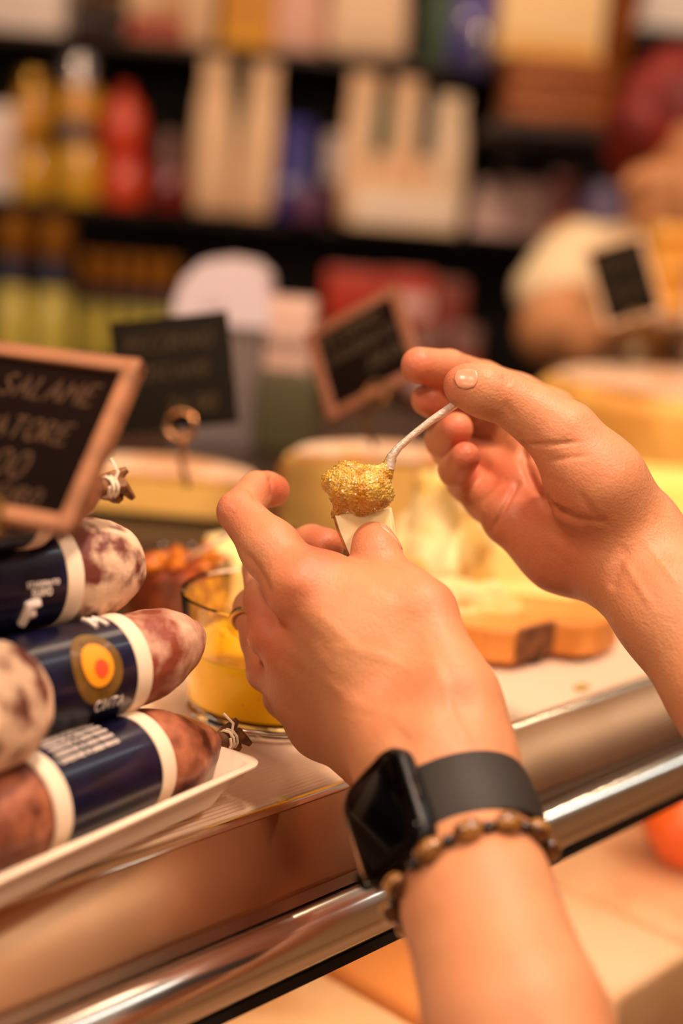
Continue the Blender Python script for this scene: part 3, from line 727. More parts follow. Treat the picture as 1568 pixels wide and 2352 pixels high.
chunk('cheese_crumb', G(655, 1850, CT-.003), .006, .005, .004, crumb, 'tiny cheese crumb on the counter edge below the glass jar', 9, 'crumb', rough=.0006)

# ================================================================ chalk price signs
chalk = mat('chalk_writing', '#44290c', 0.8); chalk2 = mat('faint_chalk', '#3a2a0e', 0.8)
blackb = mat('blackboard', '#100603', 0.9, spec=.08, col2='#170804', nscale=8)
blackb2 = mat('blackboard_olive', '#150e05', 0.8, spec=.15)
framew = mat('light_wood_frame', '#9c6642', 0.6, col2='#7c5032', nscale=10, stretch=(1, 8, 1))
def sign(TL, TR, BL, fw, lines, label, fm=framew, bm_=blackb, cm=chalk, th=.003, clip=None, clipm=None, stem_to=None):
    x = (TR-TL); w = x.length; y = (TL-BL); y = y-x.normalized()*y.dot(x.normalized()); h = y.length
    z = x.cross(y); M = frame(TR-x-y, x=x, z=z); root = empty('price_sign', M, label, 'sign')
    MB().box((w/2, h/2, 0), (w-.001, h-.001, th), bev=.0004).build('board', bm_, root)
    if fw:
        for nm, c, sz in (('frame_rail', (w/2, h-fw/2, th*.2), (w, fw, th*1.8)), ('frame_rail', (w/2, fw/2, th*.2), (w, fw, th*1.8)), ('frame_stile', (fw/2, h/2, th*.25), (fw, h, th*1.9)), ('frame_stile', (w-fw/2, h/2, th*.25), (fw, h, th*1.9))):
            MB().box(c, sz, bev=.0006).build(nm, fm, root)
    for (tx, x0, y0, hh, tk) in lines:
        st, wd = letter_strokes(tx, .2); mb = MB()
        for q in st: mb.tube([(x0*w+px*hh*h, y0*h+py*hh*h, th/2+.0001) for px, py in dense(q, 2)], tk, 6, flat=.5)
        mb.build('chalk_text', cm, root)
    if clip:
        cx, cy, r = clip; wm = clipm or chrome
        mb = MB().tube([(cx*w+r*math.cos(t/16*2*math.pi), cy*h+r*math.sin(t/16*2*math.pi), th) for t in range(16)], r*.17, 8, closed=True)
        mb.tube([(cx*w+r*.7*math.cos(t/16*2*math.pi), cy*h+r*.7*math.sin(t/16*2*math.pi), -th) for t in range(16)], r*.17, 8, closed=True)
        if stem_to is not None:
            e = M.inverted() @ stem_to; mb.tube([(cx*w, cy*h-r, 0), ((cx*w+e.x)/2, (cy*h-r+e.y)/2, 0), tuple(e)], r*.22, 8)
        mb.build('wire_clip', wm, root)
    return root
sign(P(-165, 772, .475), P(333, 838, .445), P(-240, 1155, .445), .0050,
     [('SALAME', .445, .70, .128, .0006), ('CACCIATORE', .18, .46, .122, .0006), ('5.00', .44, .235, .155, .0006), ('EURO', .62, .10, .095, .0005)],
     'nearest blackboard price sign in a light wood frame, reading SALAME, above the salami stack', clip=(.62, .0, .0075), clipm=mat('brass_wire', '#8a6a3a', .3, 1.0), stem_to=K(-.093, .055, .138))
sign(P(248, 740, .86), P(524, 712, .86), P(276, 1000, .86), 0,
     [('PECORINO', .12, .70, .14, .0007), ('TOSCANO', .12, .45, .13, .0007), ('24,90', .42, .14, .14, .0008)],
     'frameless dark chalk price sign on a ball clip, second from the left', bm_=blackb2, cm=chalk2, clip=(.52, .03, .0085), clipm=mat('copper_wire', '#c08a5c', .25, 1.0), stem_to=P(430, 1115, .90))
sign(P(703, 772, .93), P(914, 655, .905), P(752, 975, .90), .0070,
     [('PECORINO', .10, .74, .12, .0007), ('STAGIONATO', .08, .54, .11, .0007), ('28,00', .5, .30, .14, .0008)],
     'tilted framed chalk price sign above the golden cheese wheel', fm=mat('brown_wood_frame', '#7a4a30', .55), cm=chalk2, clip=(.52, .03, .0080), clipm=mat('dull_brass', '#7a5630', .35, 1.0), stem_to=P(858, 1025, .93))
sign(P(1336, 575, 1.36), P(1475, 535, 1.36), P(1362, 765, 1.36), .004,
     [('GRANA', .15, .65, .16, .001), ('18,50', .2, .3, .16, .001)],
     'small dark chalk sign with pale edge in front of the cream shirt', fm=mat('cream_card_edge', '#d8b088', .6), bm_=blackb2, cm=chalk2, clip=(.5, .0, .008), clipm=mat('dull_brass', '#7a5630', .35, 1.0), stem_to=P(1425, 865, 1.33))
# ================================================================ the shopper's two hands
def skin_mat(name='skin', base=(0.53, 0.238, 0.11), red=(0.50, 0.132, 0.062)):
    m = bpy.data.materials.new(name); m.use_nodes = True; nt = m.node_tree; L = nt.links; b = nt.nodes['Principled BSDF']
    b.inputs['Roughness'].default_value = 0.5; b.inputs['Specular IOR Level'].default_value = 0.42
    b.inputs['Subsurface Weight'].default_value = 0.16; b.inputs['Subsurface Radius'].default_value = (1, .35, .18); b.inputs['Subsurface Scale'].default_value = 0.004
    tc = nt.nodes.new('ShaderNodeTexCoord')
    at = nt.nodes.new('ShaderNodeAttribute'); at.attribute_name = 'red'
    n1 = nt.nodes.new('ShaderNodeTexNoise'); n1.inputs['Scale'].default_value = 70; n1.inputs['Detail'].default_value = 3; L.new(tc.outputs['Object'], n1.inputs[0])
    ad = nt.nodes.new('ShaderNodeMath'); ad.operation = 'MULTIPLY_ADD'; ad.use_clamp = True
    L.new(n1.outputs['Fac'], ad.inputs[0]); ad.inputs[1].default_value = 0.7; ad.inputs[2].default_value = -0.25
    a2 = nt.nodes.new('ShaderNodeMath'); a2.operation = 'ADD'; a2.use_clamp = True; L.new(ad.outputs[0], a2.inputs[0]); L.new(at.outputs['Fac'], a2.inputs[1])
    mx = nt.nodes.new('ShaderNodeMix'); mx.data_type = 'RGBA'; L.new(a2.outputs[0], mx.inputs[0]); mx.inputs[6].default_value = (*base, 1); mx.inputs[7].default_value = (*red, 1)
    L.new(mx.outputs[2], b.inputs['Base Color'])
    v = nt.nodes.new('ShaderNodeTexVoronoi'); v.inputs['Scale'].default_value = 900; L.new(tc.outputs['Object'], v.inputs['Vector'])
    n2 = nt.nodes.new('ShaderNodeTexNoise'); n2.inputs['Scale'].default_value = 260; n2.inputs['Detail'].default_value = 4; L.new(tc.outputs['Object'], n2.inputs[0])
    b1 = nt.nodes.new('ShaderNodeBump'); b1.inputs['Strength'].default_value = 0.30; b1.inputs['Distance'].default_value = 0.0004; L.new(v.outputs['Distance'], b1.inputs['Height'])
    b2 = nt.nodes.new('ShaderNodeBump'); b2.inputs['Strength'].default_value = 0.35; b2.inputs['Distance'].default_value = 0.0009; L.new(n2.outputs['Fac'], b2.inputs['Height']); L.new(b1.outputs[0], b2.inputs['Normal'])
    L.new(b2.outputs[0], b.inputs['Normal'])
    return m
SKIN = skin_mat()
NAIL = mat('nail', (0.60, 0.26, 0.15), rough=0.26, spec=0.6, sss=0.1, sscale=0.002)
def hand(name, chains, vox, strokes, reds, parent, label, hollows=()):
    allp = [p for c, _, _ in chains for p in c]
    lo, hi = bounds(allp); s = SDF(lo, hi, vox)
    for c, k, kw in chains: chain(s, c, k, **kw)
    for c, k in hollows:
        for a, b in zip(c[:-1], c[1:]): s.cone(P(*a[:3]), P(*b[:3]), m_(a[3], a[2]), m_(b[3], b[2]), k, sub=True)
    co, F = s.mesh(); nr = s.grad(co)
    co = sculpt(co, nr, strokes)
    pr = project(co); red = np.zeros(len(co))
    for x, y, r, a in reds: red += a*np.exp(-((pr[:, 0]-x)**2+(pr[:, 1]-y)**2)/(r*r))
    o = np_mesh(name, co, F, SKIN, parent, parent.location, {'red': np.clip(red, -1, 1)})
    if label: o['label'] = label
    return o, s
def nail(s, parent, root, c, side, fwd, w, l, label=None):
    """a thin curved plate lying on the fingertip: c near the nail's centre, side/fwd world directions"""
    side = np.array(side, float); fwd = np.array(fwd, float); fwd /= np.linalg.norm(fwd); side -= fwd*(side@fwd); side /= np.linalg.norm(side)
    n = np.cross(side, fwd)
    if n @ (CAMn-np.array(c)) < 0: side = -side; n = -n
    N = 15; u = np.linspace(-1, 1, N)
    U, Vv = np.meshgrid(u, u); U = U.ravel(); Vv = Vv.ravel()
    sq = U*np.sqrt(1-Vv*Vv*0.38), Vv*np.sqrt(1-U*U*0.38)
    p = np.array(c)+sq[0][:, None]*side*w/2+sq[1][:, None]*fwd*l/2+n*0.010
    for _ in range(14):
        q = p-n*np.maximum(s.sample(p), 0)[:, None]*0.9; far = ((np.array(c)-q)@n) > .003
        p = np.where(far[:, None], p, q)
    for _ in range(4): p = p-s.grad(p)*s.sample(p)[:, None]*0.9
    edge = np.clip((1-np.maximum(abs(U), abs(Vv)))*6, 0, 1)
    g = s.grad(p); top = p+g*(0.00018+0.00022*edge)[:, None]; bot = p-g*0.0006
    base = np.array(root.location); vs = np.concatenate([top, bot])-base; fs = []
    for j in range(N-1):
        for i in range(N-1):
            a = j*N+i; q = [a, a+1, a+N+1, a+N]; fs.append(q); fs.append([x+N*N for x in q[::-1]])
    rim = [i for i in range(N)]+[N*k+N-1 for k in range(1, N)]+[N*(N-1)+i for i in range(N-2, -1, -1)]+[N*k for k in range(N-2, 0, -1)]
    for a, b in zip(rim, rim[1:]+rim[:1]): fs.append([b, a, a+N*N, b+N*N])
    o = mesh('fingernail', vs, fs, NAIL, parent)
    if label: o['label'] = label
    return o

# ---- left hand: back of the hand to the camera, pinching the cheese between thumb and middle finger
LH_AX = I(-0.80, 0.18, 0.58)      # back-of-the-wrist direction
shopper = empty('person', P(1060, 1900, .49), 'shopper seen as two bare hands, holding a cheese piece and a small spoon of jelly', 'person')
LH = [
 ([(1440, 3500, .345, 285), (1330, 2900, .385, 235), (1183, 2352, .425, 216), (1100, 2080, .455, 180), (1050, 1900, .485, 172), (1000, 1765, .505, 172)], .004, dict(nrm=I(-.55, .2, .8), ratio=1.08)),
 ([(1000, 1765, .505, 168), (870, 1610, .530, 130)], .012, {}),
 ([(1080, 1745, .500, 80), (1045, 1600, .510, 84), (972, 1410, .528, 76)], .012, {}),      # thumb metacarpal
 ([(960, 1660, .520, 110), (820, 1480, .532, 95), (690, 1352, .540, 76)], .012, {}),       # index metacarpal
 ([(900, 1700, .530, 100), (730, 1545, .548, 82), (622, 1462, .556, 50)], .012, {}),
 ([(880, 1740, .535, 80), (720, 1610, .556, 66), (613, 1545, .572, 44)], .012, {}),
 ([(875, 1765, .540, 62), (735, 1680, .562, 50), (650, 1605, .585, 44)], .010, {}),
 ([(760, 1345, .545, 72), (890, 1415, .537, 84), (880, 1520, .535, 110)], .014, {}),       # web between thumb and index
 ([(972, 1405, .528, 74), (930, 1362, .537, 60), (874, 1306, .548, 55), (862, 1268, .551, 52), (856, 1243, .554, 45)], .004, {}),   # thumb
 ([(690, 1345, .542, 74), (622, 1262, .552, 64), (548, 1176, .566, 49)], .006, {}),        # index
 ([(548, 1174, .566, 48), (590, 1124, .584, 41), (612, 1124, .590, 40), (627, 1126, .594, 38)], .002, {}),
 ([(618, 1455, .558, 48), (610, 1380, .575, 47), (604, 1308, .594, 48)], .004, {}),        # middle
 ([(604, 1308, .596, 46), (665, 1262, .606, 42), (715, 1250, .594, 44), (748, 1254, .586, 42)], .002, {}),
 ([(610, 1540, .574, 44), (600, 1470, .588, 46), (587, 1400, .598, 53)], .003, {}),        # ring finger
 ([(587, 1400, .598, 50), (650, 1368, .594, 42), (710, 1355, .588, 40)], .002, {}),
 ([(650, 1600, .584, 42), (655, 1510, .592, 40), (668, 1460, .594, 40), (715, 1432, .590, 36)], .003, {}),   # little finger
]
LH_ST = [
 ([(683, 1338)], 34, 1.8), ([(612, 1458)], 26, 1.4), ([(597, 1540)], 24, 0.8),
 ([(552, 1262), (585, 1300), (606, 1335), (622, 1372)], 8, -1.5), ([(640, 1400), (700, 1452), (770, 1510)], 22, -0.7),
 ([(630, 1500), (700, 1560)], 18, -0.6), ([(720, 1400), (830, 1500)], 14, 0.35), ([(650, 1480), (800, 1610)], 12, 0.4),
 ([(617, 1092), (625, 1112), (622, 1150)], 4, -0.9), ([(515, 1130), (505, 1190)], 16, 0.5), ([(566, 1118), (590, 1150)], 5, -0.35),
 ([(876, 1262), (900, 1278)], 3, -0.35), ([(880, 1274), (915, 1296)], 3, -0.35), ([(872, 1284), (920, 1312)], 3.2, -0.3),
 ([(880, 1590)], 70, -2.2), ([(1060, 1620)], 42, -1.7), ([(930, 1700)], 36, -1.3), ([(990, 1560)], 30, .6),
 ([(985, 1480), (1040, 1640), (1080, 1730)], 14, 0.5), ([(830, 1640), (960, 1560)], 12, 0.25), ([(760, 1600), (900, 1640), (960, 1700)], 14, 0.25),
 ([(820, 1300), (870, 1345), (930, 1380)], 16, -0.4), ([(700, 1480), (860, 1500), (960, 1540)], 13, 0.25),
 ([(525, 1150), (545, 1165)], 3, -.2), ([(518, 1170), (540, 1182)], 3, -.2),
]
LH_RED = [(683, 1345, 70, .65), (612, 1460, 60, .6), (600, 1545, 60, .6), (520, 1175, 60, .55), (640, 1120, 45, 1.0), (850, 1225, 50, .45), (745, 1240, 60, .8),
          (1020, 1390, 70, .3), (575, 1400, 50, .5), (860, 1600, 90, .25), (1000, 1600, 90, .25), (880, 1460, 130, -.3)]
lh, lhs = hand('left_hand', LH, 0.00085, LH_ST, LH_RED, shopper, 'left hand seen from the back, pinching the cheese piece with thumb and middle finger')
nail(lhs, lh, shopper, P(893, 1232, .553), I(.285, .19, -.855), I(-.25, .95, .1), .0110, .0125)

# ---- right hand: palm to the camera, thumb on top, fingers curled round the spoon handle
RH = [
 ([(2400, 2450, .455, 245), (1900, 1880, .50, 190), (1700, 1580, .53, 165), (1560, 1400, .55, 146), (1450, 1285, .57, 132)], .006, dict(nrm=I(.1, .1, 1), ratio=1.25)),
 ([(1450, 1270, .572, 118), (1340, 1180, .588, 115)], .012, {}),
 ([(1445, 1195, .570, 90), (1370, 1110, .560, 100), (1295, 1003, .560, 80)], .012, {}),      # thenar
 ([(1400, 1150, .60, 85), (1262, 962, .625, 60)], .012, {}),
 ([(1410, 1220, .60, 92), (1238, 1045, .620, 58)], .012, {}),
 ([(1410, 1260, .60, 90), (1205, 1118, .612, 56)], .012, {}),
 ([(1400, 1290, .585, 95), (1290, 1262, .592, 86), (1172, 1192, .602, 62)], .012, {}),       # hypothenar
 ([(1292, 1000, .560, 78), (1230, 955, .562, 64), (1165, 916, .562, 56), (1110, 897, .560, 57), (1068, 886, .560, 50)], .005, {}),   # thumb
 ([(1262, 955, .622, 62), (1190, 915, .628, 52), (1108, 877, .630, 48)], .005, {}),          # index
 ([(1108, 877, .630, 47), (1030, 848, .612, 44), (962, 839, .600, 42)], .002, {}),
 ([(1235, 1040, .618, 58), (1165, 1000, .642, 50), (1095, 955, .655, 46)], .004, {}),        # middle
 ([(1095, 955, .655, 45), (1020, 935, .635, 40), (980, 918, .612, 37)], .002, {}),
 ([(1203, 1112, .612, 56), (1120, 1065, .638, 48), (1035, 1030, .645, 45)], .004, {}),       # ring
 ([(1035, 1030, .645, 45), (1018, 1010, .624, 42), (1048, 985, .606, 38)], .002, {}),
 ([(1172, 1190, .600, 58), (1120, 1150, .618, 48), (1068, 1108, .626, 42)], .004, {}),       # little
 ([(1068, 1108, .626, 41), (1046, 1080, .608, 38), (1068, 1050, .594, 35)], .002, {}),
]
RH_ST = [
 ([(1198, 1005), (1204, 1060), (1224, 1112), (1262, 1165), (1330, 1196)], 10, -3.0, (0, .64)), ([(1446, 1245), (1418, 1310), (1398, 1358)], 13, -0.8),
 ([(1204, 1022), (1270, 1020), (1334, 1015)], 5, -0.9), ([(1255, 1058), (1350, 1048)], 6, -0.5), ([(1240, 1090), (1300, 1110)], 7, -0.3),
 ([(1194, 1099), (1160, 1160), (1126, 1225)], 6, -1.6), ([(1150, 862), (1172, 885)], 8, -0.5), ([(1160, 925), (1180, 960)], 8, -.4),
 ([(1330, 1130), (1370, 1190)], 9, -0.6), ([(1250, 1230), (1330, 1290)], 14, 0.5), ([(1300, 1190), (1400, 1200)], 8, -0.7),
 ([(1300, 1080)], 60, 1.2), ([(1210, 900), (1290, 925)], 6, -.8, (.59, .7)), ([(1140, 975), (1190, 1000)], 6, -.4),
 ([(1420, 1270), (1500, 1400)], 9, 0.4), ([(1470, 1230), (1560, 1350)], 8, 0.3),
]
RH_RED = [(958, 838, 50, .9), (978, 918, 40, .9), (1050, 985, 45, .8), (1065, 1050, 45, .8), (1050, 870, 45, .7), (1150, 1080, 70, .6), (1170, 1200, 110, .5),
          (1300, 1290, 120, .5), (1270, 1120, 90, .35), (1350, 1000, 90, .2), (1180, 900, 50, .2)]
rh, rhs = hand('right_hand', RH, 0.0009, RH_ST, RH_RED, shopper, 'right hand seen from the palm, thumb and curled fingers closing on the spoon handle')
nail(rhs, rh, shopper, P(1070, 864, .550), I(.0, .92, -.38), I(-1, .14, -.05), .0085, .0095)
# ================================================================ shelving behind the counter
shm = mat('dark_shelf_wood', '#35210f', 0.5, col2='#241508', nscale=5, stretch=(1, 6, 6))
DS = 2.85
ZS = [P(400, 850, 2.72).z, P(450, 487, DS).z, P(400, 106, DS).z, P(400, 106, DS).z+.36]
unit = empty('shelving_unit', (0, SHY+.17, 0), 'dark wooden wall shelving filled with jars, bottles and packs', 'shelf')
def ub(name, c, sz, m=shm): return MB().box(Vector(c)-unit.location, sz, bev=.002).build(name, m, unit)
for z in ZS[1:] + [CT-.55]: ub('shelf', (.35, SHY+.165, z-.009), (3.3, .37, .018))
ub('shelf', (.35, SHY+.02, ZS[0]-.009), (3.3, .66, .018))
for x in (-1.3, 2.0): ub('upright', (x, SHY+.165, (ZS[3]+.2)/2), (.03, .37, ZS[3]+.2))
ub('back_board', (.35, SHY+.36, (ZS[3]+.2)/2), (3.3, .012, ZS[3]+.2), mat('dark_back_board', '#1c1007', .7))
def at(px, py, d, z):
    p = P(px, py, d); return Vector((p.x, p.y, z+.0006))
def rot(c, yaw=0): return Matrix.Translation(c) @ Matrix.Rotation(yaw, 4, 'Z')
GLS = mat('glass_tint', '#ffe9c4', 0.03, trans=.9, ior=1.45)
silver = mat('silver_lid', '#cfc4c8', 0.14, 1.0); gold = mat('gold_lid', '#d9a54a', 0.15, 1.0)
def filled(name, col, rough=.12): return mat(name, col, rough, coat=.8, sss=.15, sscale=.02)
def jar_(px, yb, yt, w, d, z, body, lid, label, group, paper=None, lidh=.2):
    h = (yb-yt)*d/FPX*.985; r = w*d/FPX/2; c = at(px, (yb+yt)/2, d, z); root = empty('food_jar', rot(c), label, 'jar', group)
    hb = h*(1-lidh)
    MB().lathe([(r*.5, 0), (r*.92, .0), (r, r*.12), (r, hb*.78), (r*.86, hb*.93), (r*.82, hb)], 28).build('body', body, root)
    MB().lathe([(r*.88, hb*.97), (r*.9, hb*.98), (r*.9, h-.003), (r*.8, h), (r*.1, h+.0005)], 28).build('lid', lid, root)
    if paper:
        MB().lathe([(r*1.01, hb*.2), (r*1.015, hb*.21), (r*1.015, hb*.7), (r*1.01, hb*.71)], 28, cap0=False, cap1=False).build('label_paper', paper, root)
    return h
yel = filled('yellow_preserve', '#e0ab30'); yel2 = filled('honey_preserve', '#d89c2a'); redp = filled('red_preserve', '#dc4a22', .3); dred = filled('dark_red_sauce', '#74180c', .2)
cream = mat('cream_paper', '#f0c79c', .6, col2='#e6b88c', nscale=8); white = mat('white_paper', '#f6e2d6', .55)
z2 = ZS[1]
h = jar_(75, 447, 303, 96, DS, z2, yel, gold, 'yellow preserve jar at the left of the middle shelf, bottom of its stack', 'yellow preserve jars')
jar_(75, 303, 158, 88, DS, z2+h, yel2, gold, 'yellow preserve jar with gold lid on top of the left stack', 'yellow preserve jars', lidh=.3)
h = jar_(182, 457, 272, 108, DS-.02, z2, yel, silver, 'squat yellow jar with silver lid below the taller silver-lidded one', 'yellow preserve jars', lidh=.27)
jar_(182, 272, 127, 112, DS-.02, z2+h, yel2, silver, 'yellow jar with wide silver lid, top of the second stack', 'yellow preserve jars', lidh=.45)
h = jar_(286, 462, 335, 100, DS-.02, z2, redp, mat('red_lid', '#c22c14', .3), 'bright red pot below the conical red pot', 'red pots', lidh=.2)
r_ = .041; c = at(286, 260, DS-.02, z2+h); q = empty('red_pot', rot(c), 'bright red conical pot stacked beside the yellow jars', 'pot', 'red pots')
MB().lathe([(.035, 0), (.042, .01), (.043, .05), (.034, .085), (.016, .105), (.010, .115)], 24).build('body', redp, q)
MB().lathe([(.011, .112), (.014, .116), (.012, .124), (.002, .126)], 16).build('knob', mat('red_lid', '#c22c14', .3), q)
jar_(388, 468, 292, 112, DS-.03, z2, dred, mat('dull_tin_lid', '#8a6a60', .25, 1.0), 'dark red sauce jar with a domed grey lid beside the tall cream bags', None, lidh=.42)
def carton(px, yb, yt, w, d, z, m, label, depth=.07, cat='carton', name='carton', group=None, yaw=0, stripe=None, stripef=(.3, .6)):
    h = (yb-yt)*d/FPX*.985; ww = w*d/FPX; c = at(px, (yb+yt)/2, d, z); root = empty(name, rot(c, yaw), label, cat, group)
    MB().box((0, 0, h/2), (ww, depth, h), bev=.003).build('box', m, root)
    MB().box((0, -.0, h+.0004), (ww*.96, .012, .001)).build('flap_seam', white, root)
    if stripe: MB().box((0, -depth/2-.0006, h*(stripef[0]+stripef[1])/2), (ww*.9, .001, h*(stripef[1]-stripef[0]))).build('front_label', stripe, root)
    return h
carton(5, 440, 235, 66, DS, z2, white, 'white carton at the left end of the middle shelf', stripe=mat('pale_pink_paper', '#f0cfc4', .6))
def bag(px, yb, yt, w, d, z, m, label, group=None, top=.62, rib=None, lean=0, name='paper_bag', cat='bag', depth=.06, seed=0):
    h = (yb-yt)*d/FPX*.985; ww = w*d/FPX/2; c = at(px, (yb+yt)/2, d, z+.0018); root = empty(name, rot(c), label, cat, group)
    rings = []
    for t, fx, fy in ((0, .9, .9), (.03, 1, 1), (.25, 1.0, 1.0), (.5, .93, .85), (.72, (1+top)/2*.95, .5), (.86, top, .16), (.97, top, .08), (1, top*.98, .05)):
        rings.append(([(x+lean*h*t, y) for x, y in rrect(ww*fx, depth/2*fy, min(ww*fx, depth/2*fy)*.45)], h*t))
    o = loft(rings).build('bag', m, root); displace(o, .0014, 45, seed)
    if rib: loft([([(x+lean*h*t, y) for x, y in rrect(ww*(top+.03), depth*.09, depth*.04)], h*t) for t in (.80, .86)]).build('ribbon', rib, root)
    return h
gr = mat('green_ribbon', '#1c4a34', .5)
bag(497, 492, 142, 98, DS-.05, z2, cream, 'tall cream paper bag, left of the pair with a green ribbon gap', 'tall cream bags', .62, None, -.03, seed=1)
bag(590, 494, 148, 92, DS-.05, z2, cream, 'tall cream paper bag, right of the pair beside the blue pack', 'tall cream bags', .66, None, .03, seed=2)
q = tag(MB().box((0, 0, .11), (.018, .02, .22), bev=.004).build('green_bottle', gr), 'dark green slim bottle glimpsed between the paired tall cream bags', 'bottle'); q.matrix_world = rot(at(545, 300, DS+.02, z2+.06))
tag(MB().box((0, 0, .03), (.05, .05, .06), bev=.003).build('small_box', shm), 'small dark box under the slim green bottle', 'box').matrix_world = rot(at(545, 430, DS+.02, z2))
blue = mat('royal_blue_pack', '#1a1278', .3, coat=.3); lil = mat('lilac_pack', '#8a78b0', .4); pur = mat('purple_pack', '#5c2c50', .4)
bag(677, 492, 268, 92, DS-.03, z2, blue, 'royal blue foil pack beside the tall cream bags', top=.8, name='foil_pack', cat='pack', seed=3)
carton(705, 496, 425, 70, DS-.08, z2, pur, 'small purple carton in front of the blue foil pack', .04)
jar_(785, 492, 292, 96, DS, z2, mat('plum_jam', '#5a1420', .25, coat=.5), mat('white_cap', '#f0dcd6', .4), 'plum-coloured jar with a round white lid, left of the three tall cream bags', None, lidh=.52)
bag(833, 508, 166, 92, DS-.11, z2, cream, 'tall cream bag, leftmost of the trio in the shelf centre', 'three tall cream bags', .7, None, -.02, seed=4)
bag(925, 512, 174, 86, DS-.11, z2, cream, 'cream bag in the middle of the trio', 'three tall cream bags', .7, None, 0, seed=5)
bag(1020, 516, 210, 100, DS-.11, z2, mat('cream_paper_light', '#f6d8b4', .6), 'wide cream bag at the right of the trio', 'three tall cream bags', .6, None, .02, seed=6)
carton(930, 512, 420, 250, DS-.19, z2, mat('cream_carton', '#f8dcb6', .6), 'long cream carton lying in front of the trio of bags', .06, stripe=white)
for k, (px, c_) in enumerate(((878, gr), (978, mat('slate_card', '#2e3a3c', .5)))):
    q = tag(MB().box((0, 0, .05), (.03, .012, .10), bev=.002).build('tag_card', c_), ('dark green', 'slate grey')[k]+' card standing between two of the centre cream bags', 'card'); q.matrix_world = rot(at(px, 300, DS-.155, z2+.135))
    tag(MB().box((0, 0, .067), (.028, .05, .135), bev=.003).build('small_box', cream), ('cream block under the green card', 'cream block under the slate card')[k]+' on the middle shelf', 'box').matrix_world = rot(at(px, 400, DS-.155, z2))
pinkw = mat('pink_white_paper', '#f3cdc2', .5)
bag(1130, 545, 425, 100, DS-.06, z2, mat('pinkish_bag', '#f6d3c8', .55), 'pinkish white soft bag right of the tall cream bags', top=.8, name='soft_bag', seed=7)
carton(1200, 530, 402, 100, DS-.03, z2, pinkw, 'pink-white carton right of the cream bags on the middle shelf', .07)
jar_(1285, 535, 378, 80, DS-.05, z2, mat('rose_jar', '#a8584a', .15, coat=1), mat('rose_tin', '#b8887a', .2, 1.0), 'rose-coloured glass jar with tin lid behind the clerk', None)
jar_(1380, 538, 402, 104, DS-.05, z2, mat('lilac_jar', '#b8a4d8', .15, coat=1), mat('lilac_lid', '#c8bce0', .25, .6), 'lilac jar with pale lid next to the red-haired head', None)
# top shelf
z3 = ZS[2]
carton(60, 74, -90, 190, DS-.02, z3, white, 'white carton at the left end of the top shelf', .09)
for k, px in enumerate((195, 265)): jar_(px, 92, -30, 72, DS+.08, z3, mat('dark_honey', '#3a1c08', .2, coat=.6), gold, ('dark honey jar next to the white carton on the top shelf', 'dark honey jar beside the red and white packs on the top shelf')[k], 'dark honey jars')
redw = mat('red_print', '#a8301c', .5)
for k, (px, m) in enumerate(((335, cream), (400, mat('beige_paper', '#d8a878', .6)), (465, cream))):
    carton(px, 108, -110, 62, DS, z3, m, ('beige carton with red print, left of three on the top shelf', 'beige carton in the middle of the three red-printed ones', 'beige carton beside the yellow tin on the top shelf')[k], .08, group='beige cartons with red print', stripe=redw if k < 2 else None, stripef=(.05, .28))
carton(572, 128, -100, 118, DS-.02, z3, mat('yellow_tin', '#f0a81c', .35, coat=.3), 'golden yellow tin box on the top shelf', .08, 'tin', 'tin_box', stripe=mat('deep_yellow', '#d68c08', .4), stripef=(.2, .8))
bag(690, 150, -120, 120, DS-.02, z3, mat('pink_cream_bag', '#e8b49c', .55), 'pink and cream bag beside the yellow tin', top=.8, name='soft_bag', seed=8)
bag(848, 150, -140, 188, DS-.06, z3, mat('big_cream_sack', '#f2cda8', .6), 'large cream sack on the top shelf above the bag trio', top=.7, name='cream_sack', cat='sack', depth=.12, seed=9)
carton(1010, 150, -20, 70, DS, z3, mat('green_pack', '#2c4a24', .45), 'green carton beside the large cream sack', .07)
bag(1090, 165, -90, 110, DS-.02, z3, mat('violet_pack', '#3a2a90', .35, coat=.4), 'violet foil pack on the top shelf', top=.8, name='foil_pack', cat='pack', seed=10)
jar_(1100, 205, 95, 74, DS-.12, z3-.025, mat('violet_glass', '#4a4270', .08, coat=1), silver, 'small violet jar with a silver lid in front of the violet foil pack', None)
# right: wooden crate, cream box on it, leaning plank, white box
cr = mat('amber_wood', '#a85a14', .5, col2='#8a440c', nscale=12, stretch=(1, 1, 5))
q = empty('wooden_crate', rot(at(1258, 290, 2.5, P(1258, 292, 2.5).z)), 'amber wooden crate in shade under the cream box, upper right', 'crate')
for k in range(3): MB().box((0, -.09, .018+.036*k), (.165, .01, .030), bev=.002).build('slat', cr, q)
for sx in (-1, 1): MB().box((sx*.0775, 0, .054), (.01, .17, .105), bev=.002).build('side', cr, q)
MB().box((0, 0, .004), (.150, .165, .008)).build('bottom', cr, q)
MB().box((0, .09, .054), (.165, .01, .105)).build('back', cr, q)
carton(1258, 150, -60, 232, 2.5, P(1258, 292, 2.5).z+.112, mat('cream_box_card', '#f6cf94', .5), 'large cream box resting on the amber crate', .16, stripe=mat('gold_card', '#e0a848', .5), stripef=(.0, .18))
brk = empty('wall_bracket_shelf', at(1258, 300, 2.5, P(1258, 292, 2.5).z-.012), 'small dark bracket shelf holding the amber crate', 'shelf')
MB().box((.02, .15, 0), (.26, .52, .02), bev=.003).build('board', shm, brk)
MB().tube([(-.06, .36, -.01), (-.06, -.05, -.01)], .008, 8).tube([(-.06, .36, -.12), (-.06, -.05, -.012)], .008, 8).build('bracket', rubber, brk)
pl = P(1440, 20, 2.6); pb = P(1365, 300, 2.6)
